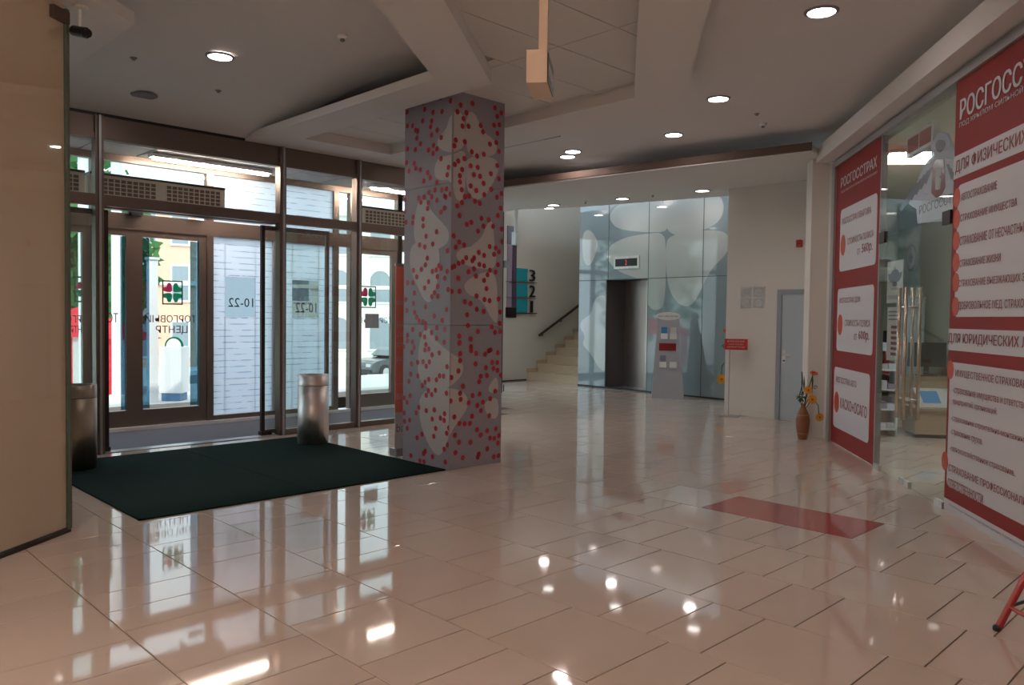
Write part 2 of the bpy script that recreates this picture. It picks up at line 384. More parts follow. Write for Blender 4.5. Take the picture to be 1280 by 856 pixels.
# acoustic boards in the coffer
backing = [cnp(-6,N2+.2), cnp(-6,N3-.2), isect(N3-.2,XC+.2), (XC+.2,8.5), (XB-.2,8.5), isect(N2+.2,XB-.2)]
MB().prism(backing, ZA+.012, ZA+.03).build('coffer_backing', mat('coffer_backing',(.36,.33,.31),.9), ceil)
s_, c_ = math.sin(CA), math.cos(CA); yb = 4.95
gx0 = onz(740, 45, ZA).x; gy0 = onz(740, 21, ZA).y
for i in range(-9, 4):
    for j in range(-12, 10):
        x0 = gx0+1.2*i; y0 = gy0+.6*j
        P = [(x0+.005,y0+.005),(x0+1.195,y0+.005),(x0+1.195,y0+.595),(x0+.005,y0+.595)]
        P = clip(clip(clip(P, -s_, c_, N2+.18), s_, -c_, -(N3-.18)), 1, 0, XC+.18) if y0 < yb else clip(clip(clip(P, 1, 0, XC+.18), -1, 0, -(XB-.18)), 0, 1, 8.5)
        if len(P) > 2:
            ctr = px((sum(p[0] for p in P)/len(P), sum(p[1] for p in P)/len(P), ZA))
            if ctr[2] > .5 or True: MB().prism(P, ZA, ZA+.011).build('acoustic_board', M_acou, ceil)
# far lowered slab
f = lambda x, y: (onz(x, y, 3.58).x, onz(x, y, 3.58).y)
n1, n2, n3 = f(626.6,235.5), f(880,205.5), f(1015,190); e1, e2, e3 = f(640,262), f(722,259), f(908,245)
nl = (n1[0]+(n2[0]-n1[0])/(n2[1]-n1[1])*(YF-.08-n1[1]), YF-.08)
pw = cnp(10.7, -2.56)
MB().prism([(XG+.05, 13.2), (8.78, 9.7), n1, n2, n3, pw, (11.6, 4.9), (11.6, 6.7), e3, e2, e1, (10.7, 13.2)], 3.58, 3.66).build('soffit_panel', M_ceil, ceil)
mb = MB()
for a, b in ((n1,n2),(n2,n3)):
    d = Vector((b[0]-a[0], b[1]-a[1], 0)).normalized(); nn = Vector((-d.y, d.x, 0))
    if nn.x > 0: nn = -nn
    mb.prism([a, b, (b[0]+nn.x*.02, b[1]+nn.y*.02), (a[0]+nn.x*.02, a[1]+nn.y*.02)], 3.60, 3.70)
mb.build('brown_fascia', M_bfas, ceil)
# stairwell cap
MB().box(11.0, 18, 6.6, 13.5, 5.2, 5.35).build('stairwell_ceiling', M_ceil, ceil)
# sign wall soffit + wall above signs
MS = frame(NV*NS, -CV)                              # u = along the sign wall to the right, y = out into the room, z = up
def S(x, y):
    p = onplane(x, y, NV*NS, NV); return (-p.dot(CV), p.z)
MB(MS).box(-10.5, 6, 0, .20, 3.50, 3.69).build('soffit_panel', M_ceil, ceil)

# ---- walls
ws = MB(MS).box(-10.5, 6, -.10, -.01, 3.47, ZU)
wall_sign = ws.build('wall_right', M_wall, kind='structure', label='plaster wall strip above the insurance shop front', cat='wall')
mb = MB(MS); mb.box(-10.95, -10.64, -.6, .21, 0, 3.6).box(-10.64, -10.40, -.6, 0, 0, 3.6).build('end_pier', M_wall, wall_sign)
MB(MS).box(-5.0, 6, -.10, 0, 0, 3.5).build('plain_wall', M_wall, wall_sign)
XW = 11.28
wf = MB().box(XW, XW+.15, 4.3, 6.62, 0, 3.6); wf.box(XW+.15, 13.3, 6.47, 6.62, 0, 5.2)
wall_far = wf.build('wall_far', M_wall, kind='structure', label='warm white wall beside the lift with the grey service door', cat='wall')
MB().box(XW-.012, XW, 5.72, 6.62, 0, .11).build('baseboard_far', mat('pale_stone_skirting', (.70,.66,.60), .3), wall_far)
YS = 13.25
wstair = MB().box(12.25, 18, YS, YS+.15, -.1, 5.3)
wall_stair = wstair.build('wall_stair', M_dkwall, kind='structure', label='plain wall running behind the directory board and up the staircase', cat='wall')
MB().prism([(XI-.05,YF-.05),(XI+.07,YF-.05),(XO+.15,YO+.2),(XO+.03,YO+.2)], 0, ZU).build('wall_return', M_wall, kind='structure', label='plain return wall behind the dotted column', cat='wall')
MB().box(17.9, 18.05, 6.5, 13.4, -.1, 5.3).build('wall_stair_end', M_dkwall, kind='structure', label='dark end wall at the top of the stairwell', cat='wall')
mb = MB(frame((0,0,0), CV, NV)); mb.box(-6.2, -6, -2.7, 6, -.1, ZU)
mb.build('wall_back', M_wall, kind='structure', label='plain wall at the back of the lobby', cat='wall')
MB().box(-.6, -.5, 4.0, YF, 0, ZU).build('wall_booth_end', M_wall, kind='structure', label='plain wall closing the bay behind the beige booth panel', cat='wall')

MB().box(12.25, 13.5, YS-.012, YS, 0, .025).build('baseboard_stair', M_black, wall_stair)
def glazing(nm, lab, A, B, n):
    A = Vector(A); B = Vector(B); M = frame(A, B-A); L = (B-A).length; w = thing(nm, lab, 'window', A, kind='structure')
    for k in range(n+1): MB(M).box(L*k/n-.035, L*k/n+.035, -.06, .06, 0, 3.66).build('mullion', M_alu, w)
    for k in range(n):
        a, b = L*k/n+.035, L*(k+1)/n-.035
        for z0, z1 in ((0,.10),(2.62,2.72),(3.5,3.66)): MB(M).box(a, b, -.05, .05, z0, z1).build('rail', M_alu, w)
        for z0, z1 in ((.10,2.62),(2.72,3.5)): MB(M).box(a, b, -.005, .005, z0, z1).build('pane', M_glass, w)
glazing('window_4', 'street glazing beyond the dotted column, mirrored in the lift glass', (XG, YS, 0), (12.2, YS, 0), 2)
glazing('window_5', 'side glazing of the bay behind the dotted column', (XO+.12, YO+.25, 0), (XG, YS-.04, 0), 2)
MB().box(XG-.1, 12.4, YS-.03, YS+.1, 3.66, 4.0).build('lintel', M_wall, wall_stair)
# ---- left booth panel: beige board behind a sheet of glass
ML = frame(NV*NL, CV, -NV)                          # u along C, y out into the room
cend = 4.93
wl = MB(ML).box(-6, cend-.03, -.06, 0, .03, ZS)
wall_left = wl.build('wall_left', M_beige, kind='structure', label='beige booth wall behind a tall sheet of clear glass', cat='wall')
MB(ML).box(-6, cend, .012, .022, .02, ZS-.02).build('pane', M_glass, wall_left)
MB(ML).box(cend-.03, cend, -.06, .022, .02, ZS-.03).build('glass_edge', M_edge, wall_left)
MB(ML).box(-6, cend-.02, -.07, .03, 0, .02).build('base_rail', M_alud, wall_left)
MB(ML).box(cend-.16, cend-.01, -.07, .035, ZS-.13, ZS-.05).build('clamp', M_bfas, wall_left)

# ================================================================== LAMPS AND CEILING FITTINGS
def downlight(P, r, label, m=M_emit, group='round downlights'):
    t = thing('ceiling_light', label, 'ceiling light', P, group)
    prof = [(r*.98,0),(r*1.22,0),(r*1.22,-.008),(r*.98,-.014)]
    mb = MB(); n = 24; c = Vector(P)
    vs = []
    for rr, z in prof: vs += [c+Vector((rr*math.cos(2*math.pi*k/n), rr*math.sin(2*math.pi*k/n), z)) for k in range(n)]
    fs = []
    for i in range(4):
        for k in range(n): fs.append((i*n+k, i*n+(k+1)%n, ((i+1)%4)*n+(k+1)%n, ((i+1)%4)*n+k))
    mb.add(vs, fs).build('trim_ring', M_trim, t)
    MB().add([c+Vector((r*math.cos(2*math.pi*k/n), r*math.sin(2*math.pi*k/n), -.006)) for k in range(n)], [tuple(range(n-1,-1,-1))]).build('diffuser', m, t)
    return t
for q, lb in (((1027,14),'round downlight shining beside the sloping soffit over the sign wall'), ((898,123),'round downlight between the acoustic coffer and the sign wall'),
              ((842,168),'round downlight near the smoke detector before the brown fascia'), ((723,155),'round downlight just beyond the coffer beside the air vent'),
              ((716,189),'round downlight nearest the brown fascia behind the dotted column')):
    downlight(onz(*q, ZU), .105, lb)
downlight(onceil(275, 70), .105, 'round downlight in the ceiling before the entrance doors')
for q, lb in (((692,256),'beside the stairwell'),((778,248),'before the lift door'),((878,238),'beside the white wall')):
    downlight(onz(*q, 3.58), .11, 'small round downlight in the lowered ceiling '+lb, M_emits, 'downlights of the lift lobby')
for q in ((680,703),(764,730),(862,760),(700,845),(1218,827),(375,757)):      # lamps overhead, seen only as sparks in the floor
    p = onz(*q, -ZU); downlight(Vector((p.x, p.y, ZU)), .105, 'round downlight overhead mirrored as a spark in the floor', group='overhead downlights')
for a in ((-3.5,1.0),(1.2,2.6)):
    p = cn(a[0], a[1], ZU); downlight(p, .105, 'round downlight of the lobby behind the viewpoint', group='rear downlights')
def tube(a, b, label, parent_group):
    a = Vector(a); b = Vector(b); m = (a+b)/2; d = (b-a).normalized(); L = (b-a).length
    t = thing('fluorescent_light', label, 'light', m, parent_group)
    Mx = frame(m, d)
    MB(Mx).box(-L/2-.03, L/2+.03, -.07, .07, .015, .06).build('housing', M_wpaint, t)
    MB(Mx).tube([(-L/2,0,0),(L/2,0,0)], .018, 10).build('tube', M_tube, t, smooth=True)
for q0, q1 in (((458,801),(497,789)), ((275,852),(330,838))):
    a = onz(*q0, -3.55); b = onz(*q1, -3.55)
    tube((a.x,a.y,3.55), (b.x,b.y,3.55), 'fluorescent tube overhead mirrored as a streak in the floor', 'overhead fluorescent tubes')
for c, n in ((1.0,2.7),(-.3,3.0),(-2.4,3.0),(-.3,2.2),(-2.4,2.2)):  # unseen tubes added to warm and brighten the left side and booth
    a = cn(c-.6, n, 3.70 if 0 < n < 1.1 else 3.74); b = cn(c+.6, n, a.z)
    if n < 1.1: a.z = b.z = 3.60
    tube(a, b, 'added unseen fluorescent tube behind the viewpoint, brightening the left side', 'added rear fluorescent tubes')
p = onceil(180, 119)
t = thing('ceiling_speaker', 'round grey speaker grille in the ceiling before the entrance', 'speaker', p)
MB().lathe([(.0,-.012),(.115,-.012),(.13,-.002),(.13,.0)], p, 24).build('grille', mat('grey_grille',(.22,.21,.21),.7), t)
def detector(q, z, label, r=.045):
    p = onz(*q, z); t = thing('smoke_detector', label, 'detector', p)
    MB().lathe([(r,0),(r,-.018),(r*.75,-.03),(r*.5,-.032)], p, 16).build('base', M_wpaint, t)
    MB().lathe([(r*.45,-.032),(r*.45,-.05),(r*.3,-.055)], p, 12).build('sensor', M_trim, t)
detector((428,44), ceilz(onceil(428,44).y), 'white smoke detector on the ceiling between downlight and soffit beam')
detector((954,154), ZU, 'white smoke detector beyond the two downlights by the sign wall')
detector((732,251), 3.58, 'small detector between two downlights of the lift lobby, beside the stairwell', .035)
detector((816,242), 3.58, 'small detector between two downlights of the lift lobby, beside the white wall', .035)
for q, lb in (((167,72),'small sprinkler head on the ceiling beside the security camera'), ((273,113),'small sprinkler head on the ceiling over the green mat'), ((946,142),'tiny sprinkler head on the ceiling beside a smoke detector')):
    p = onceil(*q) if q[0] < 300 else onz(*q, ZU); mb = MB(); mb.lathe([(.03,0),(.03,-.008),(.010,-.01),(.010,-.018),(.016,-.020),(.016,-.023)], p, 12)
    mb.build('sprinkler', M_trim, None, p, lb, 'sprinkler')
# air vent in the upper ceiling
p = onz(655, 172, ZU-.004); t = thing('air_vent', 'rectangular ceiling air vent with a dark open slot by the column', 'vent', p)
MV = frame(p, (0,-1,0))
MB(MV).box(-.95, .45, -.22, .22, -.02, .0).build('vent_frame', M_trim, t)
for k in range(5): MB(MV).box(-.9, .20, -.18+.08*k, -.13+.08*k, -.03, -.018).build('slat', M_alug, t)
MB(MV).box(.02, .18, .12, .16, -.032, -.026).build('open_slot', M_black, t)
# exit box on a drop rod
EP = CAMP + ray(670, 103)*4.0
ME = frame(EP, CV, -NV)                             # u away along C, y to the right
t = thing('exit_sign', 'beige hanging exit sign box on a ceiling rod', 'sign', EP)
MB(ME).box(0, .32, -.05, .055, 0, .165).build('box', mat('beige_box',(.66,.50,.38),.5), t)
fc = MB(ME).box(.01, .31, .055, .060, .01, .155).build('sign_face', mat('dark_green_face',(.03,.07,.05),.3), t)
for k in range(3): MB(ME).box(.04+.09*k, .10+.09*k, .060, .0615, .05, .11).build('pictogram', M_ceil, fc)
MB(ME).box(.10, .15, .0, .045, .165, ZA-EP.z+.01).build('rod', mat('beige_box',(.66,.50,.38),.5), t)
# security camera under the left soffit
cpz = onz(100, 8, ZS)
t = thing('security_camera', 'small black security camera hanging from the soffit by the booth', 'camera', cpz)
MB().lathe([(.05,0),(.05,-.012),(.03,-.02)], cpz, 16).build('mount', M_wall, t)
MB().tube([cpz+Vector((0,0,-.02)), cpz+Vector((0,0,-.14))], .012, 8).build('stem', M_wall, t)
d = (rt*.5-fwd*.2).normalized(); d.z = -.25; cc = cpz+Vector((0,0,-.17)); d.normalize()
MB().tube([cc-d*.06, cc+d*.06], .036, 12).build('camera_body', M_black, t)
MB().tube([cc+d*.06, cc+d*.08], .028, 12).build('lens', M_black, t)

# ================================================================== COLUMN
CX0, CX1, CY0, CY1 = 4.95, 5.65, 5.905, 6.655
colo = thing('column', 'square grey column wrapped in pale petals and red dots', 'column', (5.3, 6.28, 0))
for z0, z1 in ((0, 1.42), (1.424, 2.80), (2.804, ZA+.005)): MB().box(CX0, CX1, CY0, CY1, z0, z1).build('cladding_panel', M_colm, colo)
c5 = lambda P: [(500+x*.2922, 100+y*.2922) for x, y in P]
c6 = lambda P: [(480+x*.3038, 340+y*.3038) for x, y in P]
pet = [c5(P) for P in ([(240,130),(265,145),(277,200),(280,280),(225,312),(165,292),(160,250),(200,210),(212,160)],
   [(303,132),(328,155),(350,220),(410,260),(414,312),(370,328),(297,322),(281,260),(284,165)],
   [(225,322),(280,296),(279,400),(274,500),(252,520),(232,490),(222,425),(160,430),(146,390),(162,335)],
   [(286,326),(400,330),(426,370),(402,430),(372,485),(330,516),(290,480),(282,400)],
   [(80,512),(118,514),(132,560),(185,615),(210,650),(202,705),(110,738),(66,705),(60,620)],
   [(396,600),(402,700),(414,806),(340,806),(286,762),(298,715),(350,676),(370,620)])] + \
  [c6(P) for P in ([(0+112,-118),(200,-130),(230,-90),(222,30),(195,122),(168,118),(140,60),(105,-20)],
   [(328,45),(395,5),(450,0),(466,60),(468,215),(440,190),(402,112),(340,90)],
   [(186,222),(218,290),(268,330),(316,360),(326,410),(292,452),(240,486),(178,476),(140,425),(144,320),(158,255)],
   [(152,488),(270,478),(334,498),(346,550),(314,602),(274,655),(240,748),(212,748),(176,690),(146,600)],
   [(408,545),(440,518),(470,522),(470,602),(430,600)], [(466,425),(470,498),(425,494),(438,455)], [(300,-90),(370,-108),(430,-100),(462,-40),(440,-10),(360,-20),(300,-50)])]
def corner_x(y): return 568+(561-568)*(y-112)/(588-112)
pm = MB()
for ip, P in enumerate(pet):
    P = chaikin(grow(P, 1.03))
    k = -(561-568)/(588-112)                        # edge: x + k*y = const
    c = 568+k*112
    for side in (0, 1):
        Q = clip(P, 1, k, c) if side == 0 else clip(P, -1, -k, -c)
        if len(Q) < 3: continue
        V3 = []
        for q in Q:
            w = onplane(*q, (CX0,0,0), Vector((1,0,0))) if side == 0 else onplane(*q, (0,CY0,0), Vector((0,1,0)))
            if side == 0: V3.append((CX0-.0006-.0001*ip, max(CY0, min(CY1, w.y)), max(.0, w.z)))
            else: V3.append((max(CX0, min(CX1, w.x)), CY0-.0006-.0001*ip, max(.0, w.z)))
        pm.add(V3, [tuple(range(len(V3)))])
pm.build('petal_print', M_petal, colo)
dm = MB(); rr = random.Random(3)
for side in range(4):
    pts = []; wd = CX1-CX0 if side in (1,3) else CY1-CY0
    while len(pts) < 170:
        a = rr.uniform(.0, wd); b = rr.uniform(.03, ZA-.03)
        if all((a-c)**2+(b-d)**2 > (.055 if rr.random() < .92 else .02)**2 for c, d in pts): pts.append((a, b))
    for a, b in pts:
        r = .0275; n = 10; ring = [(max(0, min(wd, a+r*math.cos(2*math.pi*k/n))), b+r*math.sin(2*math.pi*k/n)) for k in range(n)]
        if side == 0: vs = [(CX0-.0028, CY0+u, v) for u, v in ring]
        elif side == 1: vs = [(CX0+u, CY0-.0028, v) for u, v in ring]
        elif side == 2: vs = [(CX1+.002, CY0+u, v) for u, v in ring]
        else: vs = [(CX0+u, CY1+.002, v) for u, v in ring]
        dm.add(vs, [tuple(range(n))])
dm.build('dot_print', M_dot, colo)

# ================================================================== ENTRANCE FRONT
FX = lambda x, y, Y=YF: onplane(x, y, (0,Y,0), Vector((0,1,0)))
win1 = thing('window_1', 'inner aluminium and glass front of the entrance', 'glass front', (4.6, YF, 0), kind='structure')
mx = [.55, FX(122.5,300).x, FX(351,300).x, FX(446,300).x, XI-.1]
for x in mx: MB().box(x-.042, x+.042, YF-.06, YF+.06, 0, 3.565).build('mullion', M_alu, win1)
for x in (mx[1], mx[2], mx[3]): MB().box(x-.012, x+.012, YF-.085, YF-.06, 0, 3.565).build('mullion_cap', M_alug, win1)
for i in range(4):
    a, b = mx[i]+.042, mx[i+1]-.042
    MB().box(a, b, YF-.03, YF+.03, 3.38, 3.565).build('header_panel', M_alu, win1)
    MB().box(a, b, YF-.05, YF+.05, 3.325, 3.38).build('rail', M_alu, win1)
    MB().box(a, b, YF-.05, YF+.05, 2.63, 2.745).build('transom', M_alu, win1)
    MB().box(a, b, YF-.005, YF+.005, 2.745, 3.325).build('pane', M_glass, win1)
    if i != 1:
        MB().box(a, b, YF-.005, YF+.005, .07, 2.63).build('pane', M_glass, win1)
        MB().box(a, b, YF-.045, YF+.045, 0, .07).build('bottom_rail', M_alu, win1)
MB().box(mx[1]+.042, mx[2]-.042, YF-.05, YF+.11, -.001, .006).build('threshold', M_alug, win1)
MB().box(-.5, XI, YF-.02, YF+.1, 3.565, 3.9).build('dark_gap_strip', M_black, win1)  # black strip paints the shade of the recess above the header
def sliding(x0, x1, name, label, edge):
    Y = YF+.10; t = thing(name, label, 'sliding door', ((x0+x1)/2, Y, 0), kind='structure')
    for x, m in ((x0, M_alud if edge == 'L' else M_alu), (x1-.045, M_alud if edge == 'R' else M_alu)): MB().box(x, x+.045, Y-.022, Y+.022, .02, 2.60).build('stile', m, t)
    MB().box(x0+.045, x1-.045, Y-.022, Y+.022, .02, .07).build('bottom_rail', M_alu, t)
    MB().box(x0+.045, x1-.045, Y-.022, Y+.022, 2.54, 2.60).build('top_rail', M_alu, t)
    MB().box(x0+.045, x1-.045, Y-.006, Y+.006, .07, 2.54).build('pane', M_glass, t)
    xe = x0 if edge == 'L' else x1
    MB().box(xe-.01 if edge == 'L' else xe-.13, xe+.13 if edge == 'L' else xe+.01, Y-.04, Y+.04, .006, .05).build('guide_block', M_alud, t)
xl = FX(135,400,YF+.10).x; xr = FX(326,400,YF+.10).x
sliding(xl-.95, xl, 'door_1', 'sliding glass door leaf pushed open beside the beige booth', 'R')
sliding(xr, xr+.95, 'door_2', 'sliding glass door leaf pushed open behind the steel bin', 'L')
MB().box(mx[1]+.042, mx[2]-.042, YF+.06, YF+.20, 2.62, 2.74).build('door_operator', M_alu, win1)
# vestibule shell
wv = MB().box(-.1, 0, YF+.06, YO+.1, 0, 3.6)
wv.build('wall_vestibule', M_wall, kind='structure', label='plain side wall of the entrance vestibule beyond the booth', cat='wall')
MB().prism([(-.5,YF+.06),(XI,YF+.06),(XO,YO+.1),(-.5,YO+.1)], -.2, -.002).build('floor', M_gmat, kind='structure', label='grey carpeted vestibule floor between the two glass fronts', cat='floor')
vc = MB().prism([(-.5,YF+.1),(XI+.05,YF+.1),(XO+.05,YO+.15),(-.5,YO+.15)], 3.50, 3.9).build('ceiling', mat('vestibule_ceiling',(.40,.37,.37),.8), kind='structure', label='grey panelled ceiling of the entrance vestibule', cat='ceiling')
for k in range(13):
    x = -.3+.66*k
    MB().box(x, x+.64, YF+.14, YF+.92, 3.485, 3.50).build('ceiling_panel', mat('vestibule_ceiling',(.40,.37,.37),.8), vc)
    MB().box(x, x+.64, YF+.94, YO+.05, 3.485, 3.50).build('ceiling_panel', mat('vestibule_ceiling',(.40,.37,.37),.8), vc)
for q0, q1 in (((185,200),(342,217)), ((462,236),(522,243))):
    a = onz(*q0, 3.42); b = onz(*q1, 3.42)
    tube((a.x, (a.y+b.y)/2, 3.42), (b.x, (a.y+b.y)/2, 3.42), 'fluorescent tube on the vestibule ceiling', 'vestibule fluorescent tubes')
# air curtains
def air_curtain(q0, q1, label, n):
    Y = 9.95
    a = FX(*q0, Y); b = FX(*q1, Y); x0, x1 = a.x, b.x; z0, z1 = 2.83, 3.10
    t = thing('air_curtain', label, 'air curtain', ((x0+x1)/2, Y+.12, z0), 'air curtains above the outer doors')
    MB().box(x0, x1, Y, Y+.24, z0, z1).build('casing', M_ac, t)
    MB().box(x0, x1, Y-.015, Y+.24, z1, z1+.025).build('top_plate', M_alud, t)
    for xx in (x0+.3, x1-.34): MB().box(xx, xx+.04, Y+.24, YO-.05, z0+.1, z0+.14).build('bracket', M_alud, t)
    w = (x1-x0-.12-.12*(n-1))/n
    for k in range(n):
        u0 = x0+.06+k*(w+.12); u1 = u0+w
        g = MB().box(u0, u1, Y-.003, Y, z0+.05, z1-.03).build('intake_grille', M_acd, t)
        mb = MB(); c = int(w/.065)
        for i in range(c+1): mb.box(u0+(u1-u0)*i/c-.006, u0+(u1-u0)*i/c+.006, Y-.010, Y-.003, z0+.05, z1-.03)
        for j in range(5): z = z0+.05+(z1-z0-.08)*j/4; mb.box(u0, u1, Y-.010, Y-.003, z-.005, z+.005)
        mb.build('grille_bars', M_ac, g)
air_curtain((50,235), (106,235), 'beige air curtain with one grille above the outer door by the booth', 1)
air_curtain((112,235), (281,262), 'long beige air curtain with two grilles above the outer doors', 2)
air_curtain((452,255), (532,275), 'beige air curtain in the bay beside the dotted column', 1)

# outer front
OX = lambda x, y=400: FX(x, y, YO)
win2 = thing('window_2', 'outer aluminium and glass front of the entrance vestibule', 'glass front', (4.6, YO, 0), kind='structure')
om = [.3, OX(118).x, OX(261).x, OX(418).x, OX(438).x, OX(497).x, 7.8, XO-.05]
for x in om: MB().box(x-.045, x+.045, YO-.05, YO+.05, 0, 3.5).build('mullion', M_alu, win2)
ZH0, ZH1 = 2.56, 2.76
for i in range(7):
    a, b = om[i]+.045, om[i+1]-.045
    MB().box(a, b, YO-.05, YO+.05, ZH0, ZH1).build('header', M_alu, win2)
    MB().box(a, b, YO-.05, YO+.05, 3.40, 3.5).build('rail', M_alu, win2)
    MB().box(a, b, YO-.006, YO+.006, ZH1, 3.40).build('pane', M_film if i == 2 else M_glass, win2)
MB().box(-.5, XO, YO-.10, YO+.1, -.02, .04).build('threshold', M_wpaint, win2)
# film wall with cut-outs
a, b = om[2]+.045, om[3]-.045
cuts = [(OX(281,370), OX(319,370)), (OX(365,370), OX(398,370))]
zt, zb = OX(300,347).z, OX(300,396).z
xs = [a, cuts[0][0].x, cuts[0][1].x, cuts[1][0].x, cuts[1][1].x, b]
for i in range(5):
    if i in (1, 3):
        MB().box(xs[i], xs[i+1], YO-.005, YO+.005, zt, ZH0).build('film_pane', M_film, win2); MB().box(xs[i], xs[i+1], YO-.005, YO+.005, .10, zb).build('film_pane', M_film, win2)
        MB().box(xs[i], xs[i+1], YO-.004, YO+.004, zb, zt).build('clear_cutout', M_cutout, win2)
    else: MB().box(xs[i], xs[i+1], YO-.005, YO+.005, .10, ZH0).build('film_pane', M_film, win2)
xm = OX(342).x; MB().box(xm-.03, xm+.03, YO-.04, YO+.04, 0, ZH0).build('mullion', M_alug, win2)
MB().box(a, b, YO-.05, YO+.05, .04, .10).build('bottom_rail', M_alu, win2)
MOUT = frame((0, YO+.012, 0), (-1, 0, 0))           # lettering that reads from the street
def out_text(t, q0, q1, m, parent, bold=.01):
    A = OX(*q0); B = OX(*q1); lettering(t, MOUT, -max(A.x,B.x), -min(A.x,B.x), min(A.z,B.z), max(A.z,B.z), 0, m, parent, bold)
for q in ((286,372,317,384), (370,378,396,391)): out_text('10-22', (q[0],q[1]), (q[2],q[3]), M_letg, win2, .0)
def heart(mb, cx, cz, ang, r, Y):
    P = [(0,0),(.42,.42),(.62,.78),(.50,1.02),(.24,1.04),(0,.84),(-.24,1.04),(-.50,1.02),(-.62,.78),(-.42,.42)]
    P = chaikin(P, 1); a = math.radians(ang)
    mb.add([(cx+r*(x*math.cos(a)-y*math.sin(a)), Y, cz+r*(x*math.sin(a)+y*math.cos(a))) for x, y in P], [tuple(range(len(P)))])
def clover(q0, q1, parent):
    A = OX(*q0); B = OX(*q1); cx, cz = (A.x+B.x)/2, (A.z+B.z)/2; w = abs(B.x-A.x)/2; h = abs(B.z-A.z)/2
    g = MB(); Y = YO+.010
    for a in ((-w,-w+.018,-h,h),(w-.018,w,-h,h),(-w,w,-h,-h+.018),(-w,w,h-.018,h)): g.box(cx+a[0], cx+a[1], Y, Y+.002, cz+a[2], cz+a[3])
    lo = g.build('logo_border', M_clgreen, parent)
    pl_ = MB(); heart(pl_, cx-.006, cz+.006, 45, w*.86, Y+.001); pl_.build('clover_leaf', M_clred, lo)
    for an, dx, dz in ((-45,.006,.006),(135,-.006,-.006),(225,.006,-.006)):
        pl_ = MB(); heart(pl_, cx+dx, cz+dz, an, w*.86, Y+.001); pl_.build('clover_leaf', M_clgreen, lo)
def outer_door(x0, x1, name, label):
    t = thing(name, label, 'door', ((x0+x1)/2, YO, 0), kind='structure')
    for x in (x0, x1-.10): MB().box(x, x+.10, YO-.035, YO+.035, .045, ZH0).build('stile', M_alu, t)
    MB().box(x0+.10, x1-.10, YO-.035, YO+.035, .045, .25).build('bottom_rail', M_alu, t)
    MB().box(x0+.10, x1-.10, YO-.035, YO+.035, ZH0-.08, ZH0).build('top_rail', M_alu, t)
    MB().box(x0+.10, x1-.10, YO-.006, YO+.006, .25, ZH0-.08).build('pane', M_glass, t)
    return t
xp = OX(167).x
d1 = outer_door(om[1]+.045, xp, 'door_3', 'outer glass door leaf beside the slid-open inner leaf')
d2 = outer_door(xp, om[2]-.045, 'door_4', 'outer glass door leaf with the clover logo and blue film edges')
d0 = outer_door(om[0]+.045, om[1]-.045, 'door_5', 'outer glass door leaf behind the small brown bin by the booth')
d3 = outer_door(om[4]+.045, om[5]-.045, 'door_6', 'outer glass door leaf with the clover logo facing the parked car')
clover((203,350), (229,381), d2); clover((450,357), (470.5,385), d3); clover((93,345), (114,378), d0)
out_text('ТОРГОВЫЙ', (182,391), (246,403), M_letd, d2); out_text('ЦЕНТР', (195,407), (235,418), M_letd, d2)
out_text('ТОРГОВЫЙ', (60,391), (116,403), M_letd, d0); out_text('ЦЕНТР', (88,407), (112,418), M_letd, d0)
out_text('ТО', (134,391), (148,403), M_letd, d1)
out_text('ТОРГОВЫЙ', (447,394), (490,404), M_letg, d3, .0)
A = OX(456,392); B = OX(473,410); MB().box(A.x, B.x, YO-.012, YO-.007, B.z, A.z).build('notice_sticker', M_sgrey, d3)
for q in ((176.5,187),(238,252)):
    A = OX(q[0]); B = OX(q[1]); MB().box(A.x, B.x, YO+.007, YO+.010, .26, ZH0-.09).build('film_strip', M_fstrip, d2)
A = OX(151); B = OX(158); MB().box(A.x, B.x, YO+.007, YO+.010, .26, ZH0-.09).build('film_strip', M_fstrip, d1)
for q, lb in (((168,266),'above the outer door post'),((243,266),'above the clover door'),((494,270),'in the bay beside the column')):
    p = FX(*q, YO-.05); t = thing('door_sensor', 'small black door sensor under the outer header '+lb, 'sensor', p, 'door sensors')
    MB().box(p.x-.09, p.x+.09, p.y-.05, p.y, p.z-.03, p.z+.035).build('body', M_black, t)
    MB().box(p.x-.06, p.x+.06, p.y-.075, p.y-.05, p.z-.045, p.z+.01).build('hood', M_black, t)

